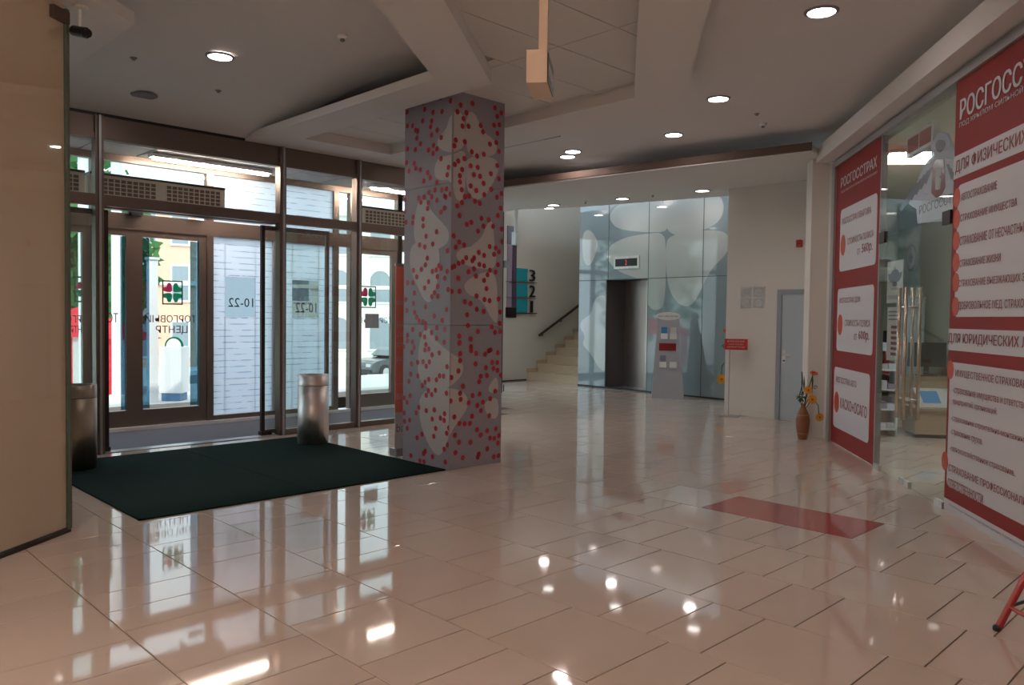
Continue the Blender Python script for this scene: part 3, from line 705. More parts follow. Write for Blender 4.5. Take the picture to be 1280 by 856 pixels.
# ---- mats, bins, banner
for x0, x1, lb in ((2.06, 3.478, 'dark green entrance mat beside the beige booth panel'), (3.485, 4.93, 'dark green entrance mat reaching to the dotted column')):
    t = thing('entrance_mat', lb, 'mat', ((x0+x1)/2, 7.3, 0), 'entrance mats')
    MB().cbox(x0, x1, 5.93, 8.72, 0, .012, .006).build('pile', M_mat, t)
    mb = MB()
    for a in ((x0-.0,x0+.02,5.93,8.72),(x1-.02,x1,5.93,8.72),(x0,x1,5.93,5.95),(x0,x1,8.70,8.72)): mb.box(*a, 0, .0125)
    mb.build('rubber_border', M_mat, t)
def bin_(p, r, h, label, m):
    t = thing('waste_bin', label, 'bin', p, 'cylindrical bins')
    p = Vector(p)
    MB().lathe([(r*.97,0),(r*.97,.02),(r,.022),(r,h*.845)], p, 40).build('body', m, t, smooth=False)
    MB().lathe([(r*.96,h*.84),(r*.96,h*.852)], p, 40).build('joint', M_black, t)
    n = 40; prof = [(r,h*.852),(r,h),(r*.86,h),(r*.84,h-.04),(r*.3,h-.10)]
    mb = MB(); vs = []; fs = []
    for rr2, z in prof: vs += [p+Vector((rr2*math.cos(2*math.pi*k/n), rr2*math.sin(2*math.pi*k/n), z)) for k in range(n)]
    for i in range(len(prof)-1):
        for k in range(n): fs.append((i*n+k, i*n+(k+1)%n, (i+1)*n+(k+1)%n, (i+1)*n+k))
    fs.append(tuple(range((len(prof)-1)*n, len(prof)*n))); mb.add(vs, fs).build('lid', m, t)
    for o in t.children:
        for pp in o.data.polygons: pp.use_smooth = abs(pp.normal.z) < .3
M_bin2 = mat('brown_steel', (.34, .27, .21), .42, metal=1, noise=.35, nscale=14, stretch=(1,1,.02))  # reflection streaks put into the colour here too
pb = onz(390, 556); bin_((pb.x+.05, pb.y+.06, .012), .178, .80, 'tall brushed steel bin on the green mat', M_steel)
pb = onz(93, 588); bin_((pb.x+.03, pb.y+.05, 0.012), .178, .80, 'brown steel bin half hidden by the booth panel', M_bin2)
# roll-up banner behind the column
pb = onz(500, 570); pa = Vector((onplane(494, 450, (0,6.82,0), Vector((0,1,0))).x, 6.82, 0))
MBn = frame(pa, (1, 0, 0)); t = thing('rollup_banner', 'coral roll-up banner with white print standing behind the column', 'banner', pa)
MB(MBn).box(-.02, .80, -.06, .06, .02, .10).build('base_cassette', M_alug, t)
for u in (.03, .72): MB(MBn).box(u, u+.05, -.14, .14, 0, .02).build('foot', M_wpaint, t)
MB(MBn).box(0, .78, -.004, .004, .48, 2.03).build('printed_sheet', M_banner, t)
MB(MBn).box(0, .78, -.004, .004, .10, .48).build('white_foot_sheet', M_white, t)
MB(MBn).box(-.01, .79, -.012, .012, 2.03, 2.06).build('top_clamp', M_alug, t)
for z, s, tx in ((1.62,.05,'ВЫБОР'),(1.38,.05,'НАМ'),(1.28,.05,'ДОВЕРИЕ'),(1.18,.05,'СЧЁТ'),(1.02,.05,'ДОХОД'),(.62,.06,'ВЖК')):
    lettering(tx, MBn, .02, .02+.05*len(tx), z, z+s, .005, M_white, t, .0)
lettering('bank', MBn, .02, .26, .27, .36, .005, M_slate, t, .0)
for k in range(5): MB(MBn).box(.0, .78, .0042, .0048, .78+.22*k, .783+.22*k).build('rule', M_white, t)

# ================================================================== FAR END: LIFT, STAIRS
g0 = onz(722, 481.5); g1 = onz(905, 500)
MEL = frame(g0, g1-g0); nE = (g1-g0).cross(ZV).normalized()
uE = (g1-g0).normalized()
def E(x, y):
    p = onplane(x, y, g0, nE); return ((p-g0).dot(uE), p.z)
el = thing('wall_lift', 'glossy blue-grey glass lift front printed with pale petals', 'wall', g0, kind='structure')
us = [0, E(757,420)[0], E(761,300)[0], E(809,420)[0], E(877,420)[0], (g1-g0).length+.9]
zs = E(780,349)[1]; EZT = 5.0
for a, b, z0, z1 in ((us[0],us[2],zs,EZT),(us[2],us[3],zs,EZT),(us[3],us[4],zs,EZT),(us[4],us[5],zs,EZT),(us[0],us[1],0,zs),(us[3],us[4],0,zs),(us[4],us[5],0,zs)):
    MB(MEL).box(a+.004, b-.004, -.02, 0, z0+.004 if z0 else .03, z1-.004).build('pane', M_lglass, el)
MB(MEL).box(us[0], us[1], -.08, -.021, 0, EZT).build('shaft_wall', M_bfas, el); MB(MEL).box(us[3], us[5], -.08, -.021, 0, EZT).build('shaft_wall', M_bfas, el)
MB(MEL).box(us[1], us[3], -.08, -.021, zs, EZT).build('shaft_wall', M_bfas, el)
MB(MEL).box(0, us[5], -.05, .006, 0, .03).build('plinth', M_black, el)
c7 = lambda P: [(620+x*.327, 230+y*.327) for x, y in P]
lp = [c7(P) for P in ([(440,110),(475,75),(580,60),(630,40),(640,130),(655,180),(580,183),(470,172),(440,140)],
   [(640,40),(760,30),(852,40),(870,90),(852,142),(800,172),(720,194),(668,188),(645,140)],
   [(434,240),(500,206),(580,194),(640,190),(647,260),(643,460),(610,480),(578,462),(568,370),(520,352),(468,332),(428,290)],
   [(663,200),(780,182),(862,182),(890,210),(884,262),(822,322),(792,382),(762,445),(730,466),(688,444),(658,380),(652,250)],
   [(333,186),(360,174),(390,220),(382,262),(360,312),(338,304),(330,250)],
   [(394,428),(426,436),(427,706),(398,708),(362,642),(330,612),(343,580),(320,545),(332,518),(364,500),(374,452)])]
mb = MB(MEL)
for ip, P in enumerate(lp):
    Q = [E(*q) for q in chaikin(grow(P, 1.04))]
    for PQ in (clip(Q, 0, -1, -zs), clip(clip(Q, 0, 1, zs), -1, 0, -us[3]), clip(clip(Q, 0, 1, zs), 1, 0, us[1])):
        if len(PQ) > 2: mb.add([(max(.005,u), .001+.0002*ip, v) for u, v in PQ], [tuple(range(len(PQ)))])
mb.build('petal_print', M_lpetal, el)
M_joint = mat('glass_joint', (.07, .09, .10), .5)
for u, z0, z1 in ((us[2],zs,EZT),(us[3],0,EZT),(us[4],0,EZT),(us[1],0,zs)): MB(MEL).box(u-.007, u+.007, .001, .0035, z0, z1).build('joint', M_joint, el)
MB(MEL).box(0, us[5], .001, .0034, zs-.007, zs+.007).build('joint', M_joint, el)
# lift car doors, set back in a deep recess
u1, u3 = us[1], us[3]; dep = .5
for k in range(60):
    dep = .2+.02*k; q = MEL @ Vector((u1, -dep, 1))
    if px(q)[0] > 780: break
lift = thing('door_7', 'brushed steel two-panel lift door in a deep dark recess', 'lift door', MEL @ Vector(((u1+u3)/2, -dep, 0)), kind='structure')
MB(MEL).box(u1-.06, u1, -dep-.05, -.02, 0, zs).build('jamb', mat('dark_jamb',(.10,.095,.10),.35), lift); MB(MEL).box(u3, u3+.06, -dep-.05, -.021, 0, zs).build('jamb', mat('dark_jamb',(.10,.095,.10),.35), lift)
MB(MEL).box(u1-.06, u3+.06, -dep-.05, -.02, zs, zs+.06).build('lintel', mat('dark_jamb',(.10,.095,.10),.35), lift)
um = (u1+u3)/2
M_lift = mat('lift_steel', (.62,.57,.53), .30, metal=1, noise=.1, nscale=5, stretch=(1,1,.02))
MB(MEL).box(u1, um-.002, -dep-.04, -dep, .01, zs).build('door_panel', M_lift, lift); MB(MEL).box(um+.002, u3, -dep-.04, -dep, .01, zs).build('door_panel', M_lift, lift)
MB(MEL).box(u1, u3, -dep-.04, .0, 0, .012).build('sill', M_alug, lift)
a = E(770,324); b = E(797,332)
t = thing('floor_indicator', 'black lift floor display with steel surround above the lift door', 'display', MEL @ Vector(((a[0]+b[0])/2, 0, b[1])))
MB(MEL).box(a[0]-.04, b[0]+.05, .0015, .018, b[1]-.05, a[1]+.05).build('surround', M_steel, t)
MB(MEL).box(a[0], b[0], .018, .021, b[1], a[1]).build('screen', M_black, t)
lettering('2', MEL, (a[0]+b[0])/2-.02, (a[0]+b[0])/2+.02, b[1]+.03, a[1]-.03, .022, mat('led_red',(.8,.05,.03),.5,emit=.6), t, .0, name='digit')
# leaflet stand
pb = onz(834, 497); fa = Vector((-.80,-.60,0)); ux = Vector((.60,-.80,0))
MLS = frame(pb, ux, fa)
t = thing('leaflet_stand', 'tall tapering grey leaflet stand before the lift glass', 'leaflet stand', pb)
hh = 1.50
def lean(z): return .16-.30*z/hh
mb = MB(MLS); w0, w1 = .30, .20
vs = []
for z, w in ((0,w0),(hh,w1)):
    yf = lean(z); vs += [(-w,yf,z),(w,yf,z),(w,yf-.05 if z else -.22,z),(-w,yf-.05 if z else -.22,z)]
mb.add(vs, [(0,3,2,1),(4,5,6,7),(0,1,5,4),(1,2,6,5),(2,3,7,6),(3,0,4,7)]).build('body', M_stand, t)
P = [(.235*math.cos(2*math.pi*k/24), hh+.06+.08*math.sin(2*math.pi*k/24)) for k in range(24)]
hd = MB(MLS).plate(P, -.16, -.13).build('oval_header', M_wpaint, t)
lettering('Ваш консультант', MLS, -.19, .19, hh+.035, hh+.08, -.127, M_slate, hd, .0)
def slab(mb, u0, u1, z0, z1, off, th):
    y0, y1 = lean(z0)+off, lean(z1)+off
    mb.add([(u0,y0,z0),(u1,y0,z0),(u1,y1,z1),(u0,y1,z1),(u0,y0+th,z0),(u1,y0+th,z0),(u1,y1+th,z1),(u0,y1+th,z1)], [(0,3,2,1),(4,5,6,7),(0,1,5,4),(1,2,6,5),(2,3,7,6),(3,0,4,7)])
    return mb
for i, (u, z) in enumerate(((-.14,1.12),(.03,1.12),(-.16,.58),(.03,.58))):
    pk = slab(MB(MLS), u, u+.13, z, z+.11, .001, .03).build('pocket', M_wpaint, t)
    slab(MB(MLS), u+.01, u+.12, z+.03, z+.23, .004, .010).build('leaflet', [M_bluep, M_paper, M_slate, M_stand][i], pk)
rp = slab(MB(MLS), -.17, .15, .90, 1.04, .001, .012).build('red_panel', M_red, t)
# red sign on a thin stand
pb = onz(914, 518)+Vector((-.22,-.11,0)); t = thing('notice_stand', 'red notice board on a thin floor stand by the white wall', 'sign', pb)
MR = frame(pb, (.35,-.94,0))
MB(MR).box(-.16, .14, -.12, .12, 0, .012).build('base', M_alug, t); MB(MR).tube([(-.03,0,.01),(-.03,0,1.06)], .007, 8).build('pole', M_alug, t)
bd = MB(MR).box(-.11, .24, -.008, .008, 1.04, 1.21).build('board', M_redplast, t)
for k, w in enumerate((.26,.22,.27)): lettering(['ВНИМАНИЕ','ПОСЕТИТЕЛЕЙ','АДМИНИСТРАЦИЯ'][k], MR, .065-w/2, .065+w/2, 1.16-.045*k, 1.185-.045*k, .009, M_white, bd, .0)
# stairs
stair = thing('staircase', 'beige stone staircase climbing behind the lift front', 'stairs', (14, 12.4, 0))
for k in range(11):
    x = 13.52+.33*k; z = .19*(k+1)
    MB().box(x+.02, x+.36, 11.66, YS-.01, max(0,z-.19), z-.03).build('riser', M_stone, stair)
    MB().box(x, x+.36, 11.64, YS-.005, z-.03, z).build('tread', M_stone, stair)
MB().box(13.55, 17.8, 11.62, 11.66, 0, 3.6).build('side_wall', M_dkwall, stair)
mb = MB(); 
for k in range(6): x = 13.52+.33*k; z = .19*(k+1); mb.box(x-.015, x+.36, YS-.02, YS-.004, z, z+.09)
mb.build('stair_skirting', M_stone, stair)
WS = lambda x, y: onplane(x, y, (0,YS,0), Vector((0,1,0)))
A = WS(671,419); B = WS(723,380); d = (B-A).normalized()
t = thing('handrail', 'dark handrail rising along the stair wall', 'handrail', (A.x, YS, A.z))
MB().tube([A+Vector((0,-.08,0)), B+Vector((0,-.08,0))+d*1.5], .03, 10).build('rail', M_alud, t)
for k in (.15,.9,1.7,2.5): q = A+d*k; MB().tube([q+Vector((0,-.08,-.02)), q+Vector((0,-.08,-.07)), q+Vector((0,.0,-.07))], .012, 6).build('bracket', M_alud, t)
# directory board
A = WS(633,282); B = WS(669,395)
t = thing('directory_board', 'wall directory with teal boards and the floor numbers 3 2 1', 'directory', (A.x, YS-.03, B.z))
MW = frame((0,YS,0), (1,0,0))
def wbox(nm, q0, q1, m, d0, d1, parent=t):
    a = WS(*q0); b = WS(*q1); return MB().box(a.x, b.x, YS-d1, YS-d0, b.z, a.z).build(nm, m, parent)
wbox('poster_top', (634,282), (643,306), M_slate, 0, .03); wbox('poster_strip', (634,306), (639.5,384), M_wp, 0, .03); wbox('poster_strip', (639.5,306), (644,384), M_pur, 0, .03)
wbox('poster_foot', (632,384), (644,397), M_black, 0, .035)
for i, (y0, y1, n) in enumerate(((335,352,'3'),(354.5,371.5,'2'),(374,390.5,'1'))):
    bdx = wbox('teal_board', (644.5,y0), (658,y1), M_teal, 0, .04)
    wbox('shelf', (632,y1), (669,y1+1.6), M_alud, 0, .06)
    a = WS(659.5 if n != '1' else 661,y0+2); b = WS(667.5 if n != '1' else 664.6,y1)
    mt = textmesh(n, .04); V, FS, x0, x1, y0_, y1_ = mt
    lettering(n, MW, a.x, b.x, b.z, a.z, .05, M_black, t, .04, name='numeral')
# hanging small sign, partition post
pr = onz(645, 262, 3.58); t = thing('hanging_sign', 'small white box hanging on a rod before the stair wall', 'sign', pr)
dd = px(pr)[2]; zb1 = pr.z-28/F*dd; zb0 = pr.z-44/F*dd
MB().box(pr.x-.03, pr.x+.03, pr.y-.02, pr.y+.02, zb1, 3.59).build('rod', M_wpaint, t); MB().box(pr.x-.055, pr.x+.055, pr.y-.055, pr.y+.055, zb0, zb1).build('box', M_wpaint, t)
pp = onz(625, 490.5); t = thing('glass_partition', 'glass partition with a slim black end post behind the column', 'partition', pp)
MB().box(pp.x-.03, pp.x+.03, pp.y-.03, pp.y+.03, 0, 3.58).build('end_post', M_alud, t)
MB().box(XI+(pp.y-YF)*KD+.05, pp.x-.03, pp.y-.006, pp.y+.006, .02, 3.58).build('pane', M_glass, t)
MB().box(pp.x+.03, pp.x+.13, pp.y-.09, pp.y-.02, 2.48, 2.62).build('closer', M_alug, t)
MB().tube([pp+Vector((.05,-.05,.02)), pp+Vector((.05,-.05,.16))], .012, 6).build('floor_bolt', M_alud, t)

# ---- white wall: service door, alarm, papers, vase
FW = lambda x, y: onplane(x, y, (XW,0,0), Vector((1,0,0)))
MWW = frame((XW,0,0), (0,-1,0))                      # u = -y
A = FW(973,362); y0 = A.y; zt = A.z
dr = thing('door_8', 'grey-blue service door in the white wall', 'door', (XW, y0-.45, 0), kind='structure')
for a, b, z0, z1 in ((-y0,-y0+.07,0,zt),(-y0+.93,-y0+1.0,0,zt),(-y0+.07,-y0+.93,zt-.07,zt)): MB(MWW).box(a, b, -.02, .035, z0, z1).build('door_frame', mat('grey_frame',(.30,.33,.36),.4), dr)
MB(MWW).box(-y0+.07, -y0+.93, -.01, .012, .01, zt-.07).build('leaf', M_gdr, dr)
hd = MB(MWW).box(-y0+.10, -y0+.15, .012, .018, .86, 1.06).build('lock_plate', M_steel, dr)
MB(MWW).tube([(-y0+.125,.018,.99),(-y0+.125,.06,.99),(-y0+.24,.06,.985)], .011, 8).build('handle', M_steel, hd); MB(MWW).tube([(-y0+.125,.018,.90),(-y0+.125,.026,.90)], .014, 10).build('keyhole', M_alud, hd)
A = FW(996.5,300); B = FW(1003.5,308.5)
t = thing('fire_alarm', 'small red fire alarm box high on the white wall', 'alarm', (XW, A.y, B.z))
MB().cbox(XW-.05, XW, B.y, A.y, B.z, A.z, .012).build('body', M_redplast, t); MB().box(XW-.054, XW-.05, B.y+.025, A.y-.025, B.z+.03, A.z-.03).build('front_plate', mat('dark_red_plate',(.25,.01,.01),.5), t)
A = FW(926,358); B = FW(956,386)
t = thing('evacuation_plan', 'pale sheets with round marks in a clear holder on the white wall', 'notice', (XW, (A.y+B.y)/2, B.z))
MB().box(XW-.008, XW, B.y, A.y, B.z, A.z).build('holder', mat('clear_holder',(.70,.70,.70),.2), t)
w = (A.y-B.y)/2; h = (A.z-B.z)/2
for i in range(2):
    for j in range(2):
        sh = MB().box(XW-.010, XW-.008, B.y+w*i+.01, B.y+w*(i+1)-.01, B.z+h*j+.01, B.z+h*(j+1)-.01).build('sheet', M_paper, t)
        MB().disc((XW-.0108, B.y+w*(i+.5), B.z+h*(j+.5)), (0,1,0), (0,0,1), w*.28, h*.30, 16).build('round_mark', mat('grey_ink',(.52,.52,.52),.6), sh)
def flower(c, nrm, r, m, parent, npet=12):
    nrm = Vector(nrm).normalized(); a = nrm.cross(ZV).normalized(); b = nrm.cross(a); c = Vector(c); mb = MB()
    for ring, rr2, lift in ((0, r, 0), (1, r*.7, r*.12)):
        for k in range(npet):
            t_ = 2*math.pi*(k+.5*ring)/npet; d = a*math.cos(t_)+b*math.sin(t_); e = nrm.cross(d); w_ = rr2*.24
            o = c+nrm*lift
            mb.add([o+d*rr2*.15, o+d*rr2*.6+e*w_+nrm*rr2*.12, o+d*rr2+nrm*rr2*.02, o+d*rr2*.6-e*w_+nrm*rr2*.12], [(0,1,2,3)])
    fo = mb.build('flower', m, parent)
    MB().ball(c+nrm*r*.2, r*.22, 8, 5).build('flower_centre', mat('flower_heart',(.35,.16,.02),.8), fo)
def bouquet(base, s, label, flip=1):
    base = Vector(base); t = thing('vase', label, 'vase', base)
    R = Vector((rt.x, rt.y, 0)).normalized()*flip; TO = -Vector((fwd.x, fwd.y, 0)).normalized()
    prof = [(.052,0),(.058,.02),(.066,.06),(.082,.16),(.086,.24),(.075,.31),(.050,.37),(.030,.41),(.028,.43),(.036,.455)]
    MB().lathe([(r*s, z*s) for r, z in prof], base, 24).build('vase_body', M_vase, t, smooth=True)
    for z in (.065, .30): r = .069 if z < .1 else .079; MB().lathe([(r*s,z*s),((r+.004)*s,(z+.006)*s),(r*s,(z+.014)*s)], base, 24).build('vase_band', mat('vase_band',(.36,.20,.09),.5), t)
    top = base+Vector((0,0,.44*s))
    def st(pts): MB().tube([top+R*x*s+TO*y*s+ZV*z*s for x, y, z in pts], .006*s, 6).build('stem', M_stem, t)
    def at(x, z, y=.04): return top+R*x*s+TO*y*s+ZV*z*s
    st([(0,0,-.1),(.02,.02,.1),(.03,.03,.19)]); st([(0,0,-.1),(.04,.02,.05),(.07,.03,.09)]); st([(0,0,-.1),(.06,.0,.2),(.12,.0,.40)])
    st([(0,0,-.1),(.10,.03,.08),(.17,.05,.0),(.18,.06,-.13)]); st([(0,0,-.1),(-.02,0,.2),(-.03,0,.42)]); st([(0,0,-.1),(-.06,.02,.12),(-.03,.03,.25)])
    sp = [(.14+.03*math.cos(k*.7)*(1-k/14), .02, .22+.03*math.sin(k*.7)*(1-k/14)) for k in range(12)]
    MB().tube([at(x, z, y) for x, y, z in sp], .004*s, 5).build('curled_twig', M_stem, t)
    flower(at(.03,.19,.07), TO+ZV*.2, .062*s, M_yel, t); flower(at(.08,.075,.08), TO+ZV*.1, .068*s, M_yel, t); flower(at(.18,-.15,.08), TO, .062*s, M_yel, t)
    flower(at(.115,.40,.03), TO*.6+ZV, .06*s, M_ora, t, 9)
    mb = MB(); rg = random.Random(5)
    for k in range(46):
        d = Vector((rg.gauss(0,1), rg.gauss(0,1), rg.gauss(0,1))).normalized(); c = at(-.03,.10,.02)+d*.055*s; e = d.cross(ZV)*.022*s
        mb.add([c-e, c+d*.035*s, c+e, c-d*.02*s+ZV*.01*s], [(0,1,2,3)])
    mb.build('leaf_cluster', M_stem, t)
    for x, h in ((-.035,.44),(-.01,.36),(.095,.46)):
        c = at(x, .12); MB().add([c, c+R*.012*s+ZV*h*.4*s, c+ZV*h*.72*s, c-R*.012*s+ZV*h*.4*s], [(0,1,2,3)]).build('blade_leaf', M_stem, t)
bouquet(onz(1003, 548.5), 1.0, 'brown floor vase with yellow and orange flowers by the white pier')
pf = onz(909, 501); bouquet((pf.x-.36, pf.y-.36, 0), 1.55, 'added second vase standing in for yellow flowers reflected beside the white wall', -1)  # flipped copy added in place of a reflection in the lift glass

# ================================================================== INSURANCE SHOP FRONT
def SX(x, y): return S(x, y)
ps1 = thing('sign_panel', 'tall red sign panel with three white price cards beside the shop door', 'sign', cn(9.4, NS, 0))
sL = -10.27; sR = -8.56
MB(MS).box(sL, sR, -.03, .0, .02, 3.42).build('red_board', M_red, ps1)
def fit(t, x0, yt0, yb0, x1, m, parent, d=.004, bold=.018, wmax=None):
    a = S(x0, yt0); b = S(x0, yb0); c = S(x1, yt0)[0]
    lettering(t, MS, a[0], c, b[1], a[1], d, m, parent, bold)
fit('РОСГОССТРАХ', 1051.5, 223, 235, 1096, M_white, ps1, .002, .03)
fit('ПОД КРЫЛОМ СИЛЬНОЙ КОМПАНИИ', 1051.5, 238.5, 242.5, 1096, M_white, ps1, .002, .0)
cards = (((1051,262),(1096.5,242),(1049.5,339),(1095.5,331)), ((1048.2,360),(1093.5,356.7),(1045,437),(1090,445)), ((1044.4,457),(1089,469.7),(1040.3,530.5),(1084.3,555)))
txts = (('РОСГОССТРАХ КВАРТИРА', 'СТОИМОСТЬ ПОЛИСА', 'ОТ', '560р.'), ('РОСГОССТРАХ ДОМ', 'СТОИМОСТЬ ПОЛИСА', 'ОТ', '600р.'), ('РОСГОССТРАХ АВТО', 'КАСКО+ОСАГО', None, None))
for q, tx in zip(cards, txts):
    Q = [S(*p) for p in q]; u0 = (Q[0][0]+Q[2][0])/2; u1 = (Q[1][0]+Q[3][0])/2; v1 = (Q[0][1]+Q[1][1])/2; v0 = (Q[2][1]+Q[3][1])/2
    w = u1-u0; h = v1-v0
    cd = MB(MS).plate(rrect(u0, u1, v0, v1, .06), 0, .002).build('white_card', M_white, ps1)
    lw = .80 if len(tx[0]) > 17 else .60
    lettering(tx[0], MS, u0+w*.06, u0+w*(.06+lw), v0+h*.75, v0+h*.85, .003, M_mar, cd)
    MB(MS).plate([(u0+w*.10+w*.075*math.cos(k*math.pi/10), v0+h*.42+w*.09*math.sin(k*math.pi/10)) for k in range(20)], 0, .004).build('round_badge', M_orange, cd)
    if tx[2]:
        lettering(tx[1], MS, u0+w*.24, u0+w*.93, v0+h*.40, v0+h*.50, .003, M_mar, cd)
        lettering(tx[2], MS, u0+w*.52, u0+w*.60, v0+h*.20, v0+h*.29, .003, M_mar, cd); lettering(tx[3], MS, u0+w*.64, u0+w*.92, v0+h*.18, v0+h*.34, .003, M_mar, cd, .03)
    else: lettering(tx[1], MS, u0+w*.21, u0+w*.95, v0+h*.35, v0+h*.52, .003, M_mar, cd, .03)
ps2 = thing('sign_panel', 'wide red sign panel listing insurance services right of the glass doors', 'sign', cn(5.9, NS, 0))
sa, sb = -6.755, -5.02
MB(MS).box(sa, sb, -.03, .0, .10, 3.40).build('red_board', M_red, ps2); 
foot = MB(MS).box(sa, sb, -.03, .001, .0, .10).build('white_foot_strip', M_white, ps2)
lettering('ООО «Росгосстрах». Лицензия на осуществление страхования. Подробности об условиях у страховых агентов', MS, sa+.10, sb-.08, .055, .075, .0025, mat('blue_ink',(.10,.14,.40),.5), foot, .0)
def band(q0, q1, nm='white_band'):
    a = S(*q0); b = S(*q1); return MB(MS).box(sa, sb, 0, .002, b[1], a[1]).build(nm, M_white, ps2)
def vline(t, parent, xl_, yt, yb_, wid, m=M_mar, bold=.018, d=.004):
    a = S(xl_, yt); b = S(xl_, yb_); lettering(t, MS, a[0], min(a[0]+wid, sb-.03), b[1], a[1], d, m, parent, bold)
vline('РОСГОССТРАХ', ps2, 1201, 125, 150, 1.52, M_white, .03); vline('ПОД КРЫЛОМ СИЛЬНОЙ КОМПАНИИ', ps2, 1200, 152, 161, 1.50, M_white, .0)
b1 = band((1191.6,197), (1191.6,225)); vline('ДЛЯ ФИЗИЧЕСКИХ ЛИЦ', b1, 1195, 201, 219, 1.42, bold=.025)
def card(xl_, yt, yb_):
    a = S(xl_, yt); b = S(xl_, yb_); return MB(MS).plate(rrect(a[0], sb-.07, b[1], a[1], .05), 0, .002).build('white_card', M_white, ps2)
k1 = card(1198, 232, 396)
L1 = (('АВТОСТРАХОВАНИЕ',1202,242,251.5,.60),('СТРАХОВАНИЕ ИМУЩЕСТВА',1201,268.5,279,.90),('СТРАХОВАНИЕ ОТ НЕСЧАСТНЫХ СЛУЧАЕВ',1200.5,296,307,1.35),('СТРАХОВАНИЕ ЖИЗНИ',1200,325,334,.68),('СТРАХОВАНИЕ ВЫЕЗЖАЮЩИХ ЗА РУБЕЖ',1199,350,360.5,1.30),('ДОБРОВОЛЬНОЕ МЕД. СТРАХОВАНИЕ',1198.6,377,388.5,1.24))
def bullet(x, y, par):
    a = S(x, y); MB(MS).plate([(a[0]+.062*math.cos(k*math.pi/10), a[1]+.075*math.sin(k*math.pi/10)) for k in range(20)], 0, .004).build('round_bullet', M_orange, par)
for (tx, xl_, yt, yb_, wd), by in zip(L1, (247,274,301,328,353,383)):
    vline(tx, k1, xl_, yt, yb_, wd); bullet(1196.5-(by-247)*.012, by, k1)
b2 = band((1183,410.5), (1183,437)); vline('ДЛЯ ЮРИДИЧЕСКИХ ЛИЦ', b2, 1186, 416, 430, 1.42, bold=.025)
k2 = card(1188, 452, 609)
L2 = (('ИМУЩЕСТВЕННОЕ СТРАХОВАНИЕ',1195,461.5,472,1.20,.02),('-страхование имущества и ответственности',1192,484,493,1.35,.008),('предприятий, организаций;',1192,497,506,.74,.008),('-страхование строительно-монтажных работ;',1190,518,527,1.38,.008),('-страхование грузов;',1189,536,544,.56,.008),('-сельскохозяйственное страхование.',1188,555,564.5,1.05,.008),('СТРАХОВАНИЕ ПРОФЕССИОНАЛЬНОЙ',1186.5,577,588.5,1.38,.02),('ОТВЕТСТВЕННОСТИ',1185.5,597,608,.62,.02))
for tx, xl_, yt, yb_, wd, bo in L2: vline(tx, k2, xl_, yt, yb_, wd, bold=bo)
bullet(1188.5, 462, k2); bullet(1181.5, 576, k2)
# frame
fr = thing('trim_1', 'grey aluminium frame around the insurance shop front', 'frame', cn(8, NS, 0), kind='structure')
MB(MS).box(-10.40, -10.27, -.06, .03, 0, 3.47).build('jamb', M_alug, fr); MB(MS).box(-10.27, -4.9, -.06, .03, 3.40, 3.47).build('head', M_alug, fr)
MB(MS).box(sR, sR+.025, -.05, .008, 0, 3.40).build('jamb', M_alug, fr)
# glass doors
g0_, g1_ = sR+.03, sa-.01; gm = (g0_+g1_)/2; zd = 2.36
MB(MS).box(g0_, g1_, -.006, .006, zd+.006, 3.40).build('window_3', M_gdoor, None, cn(7.65, NS, zd), 'clear glass light above the shop doors', 'window', kind='structure')
for a, b, nm, lb, hx, hinge in ((g0_, gm-.004, 'door_9', 'frameless glass shop door leaf beside the red price panel', gm-.085, g0_), (gm+.004, g1_, 'door_10', 'frameless glass shop door leaf beside the wide service panel', gm+.085, g1_)):
    t = thing(nm, lb, 'glass door', MS @ Vector(((a+b)/2, 0, 0)), kind='structure')
    MB(MS).box(a, b, -.006, .006, .012, zd).build('pane', M_gdoor, t)
    for z0, z1 in ((.0,.055), (zd-.06,zd+.05)):
        h0, h1 = (hinge, hinge+.16) if hinge == g0_ else (hinge-.16, hinge)
        MB(MS).box(h0, h1, -.016, .016, z0, z1).build('patch_fitting', M_steel if z0 == 0 else M_alud, t)
    MB(MS).box(gm-.12 if a < gm-.5 else gm+.006, gm-.006 if a < gm-.5 else gm+.12, -.016, .016, 0, .06).build('bottom_lock', M_steel, t)
    for sd_ in (.06, -.06):
        hb = MB(MS).tube([(hx,sd_,.62),(hx,sd_,1.82)], .017, 10).build('pull_handle', M_chrome, t, smooth=True)
        for z in (.80,1.64): MB(MS).tube([(hx,0,z),(hx,sd_,z)], .009, 8).build('handle_post', M_steel, hb)
# office behind
for nm, bx, lb in (('wall_office_back', (-14.2,-4.0,-2.1,-2.0), 'pale green long wall of the insurance office'), ('wall_office_left', (-14.3,-14.2,-2.1,-.1), 'pale green end wall of the insurance office'), ('wall_office_right', (-4.1,-4.0,-2.0,-.1), 'pale green office wall beyond the wide service panel'), ('wall_office_front', (-14.2,-10.95,-.15,-.08), 'office side of the wall behind the white pier')):
    MB(MS).box(*bx, 0, 3.4).build(nm, M_offw, kind='structure', label=lb, cat='wall')
oc = MB(MS).box(-14.2, -4, -2.0, -.07, 3.362, 3.46).build('ceiling', M_offw, kind='structure', label='office ceiling behind the shop front', cat='ceiling')
def OD(x, y, dep): p = onplane(x, y, NV*(NS-dep), NV); return MS.inverted() @ p
pl2 = onz(1143, 196, 3.35); q = MS.inverted() @ pl2
t = thing('office_light', 'bright louvred square light in the office ceiling', 'ceiling light', pl2)
MB(MS).box(q.x-.36, q.x+.36, q.y-.36, q.y+.36, 3.335, 3.36).build('housing', M_wpaint, t)
for k in range(4): MB(MS).box(q.x-.33+.165*k+.02, q.x-.33+.165*(k+1)-.02, q.y-.33, q.y+.33, 3.328, 3.336).build('lamp_louvre', M_offl, t)
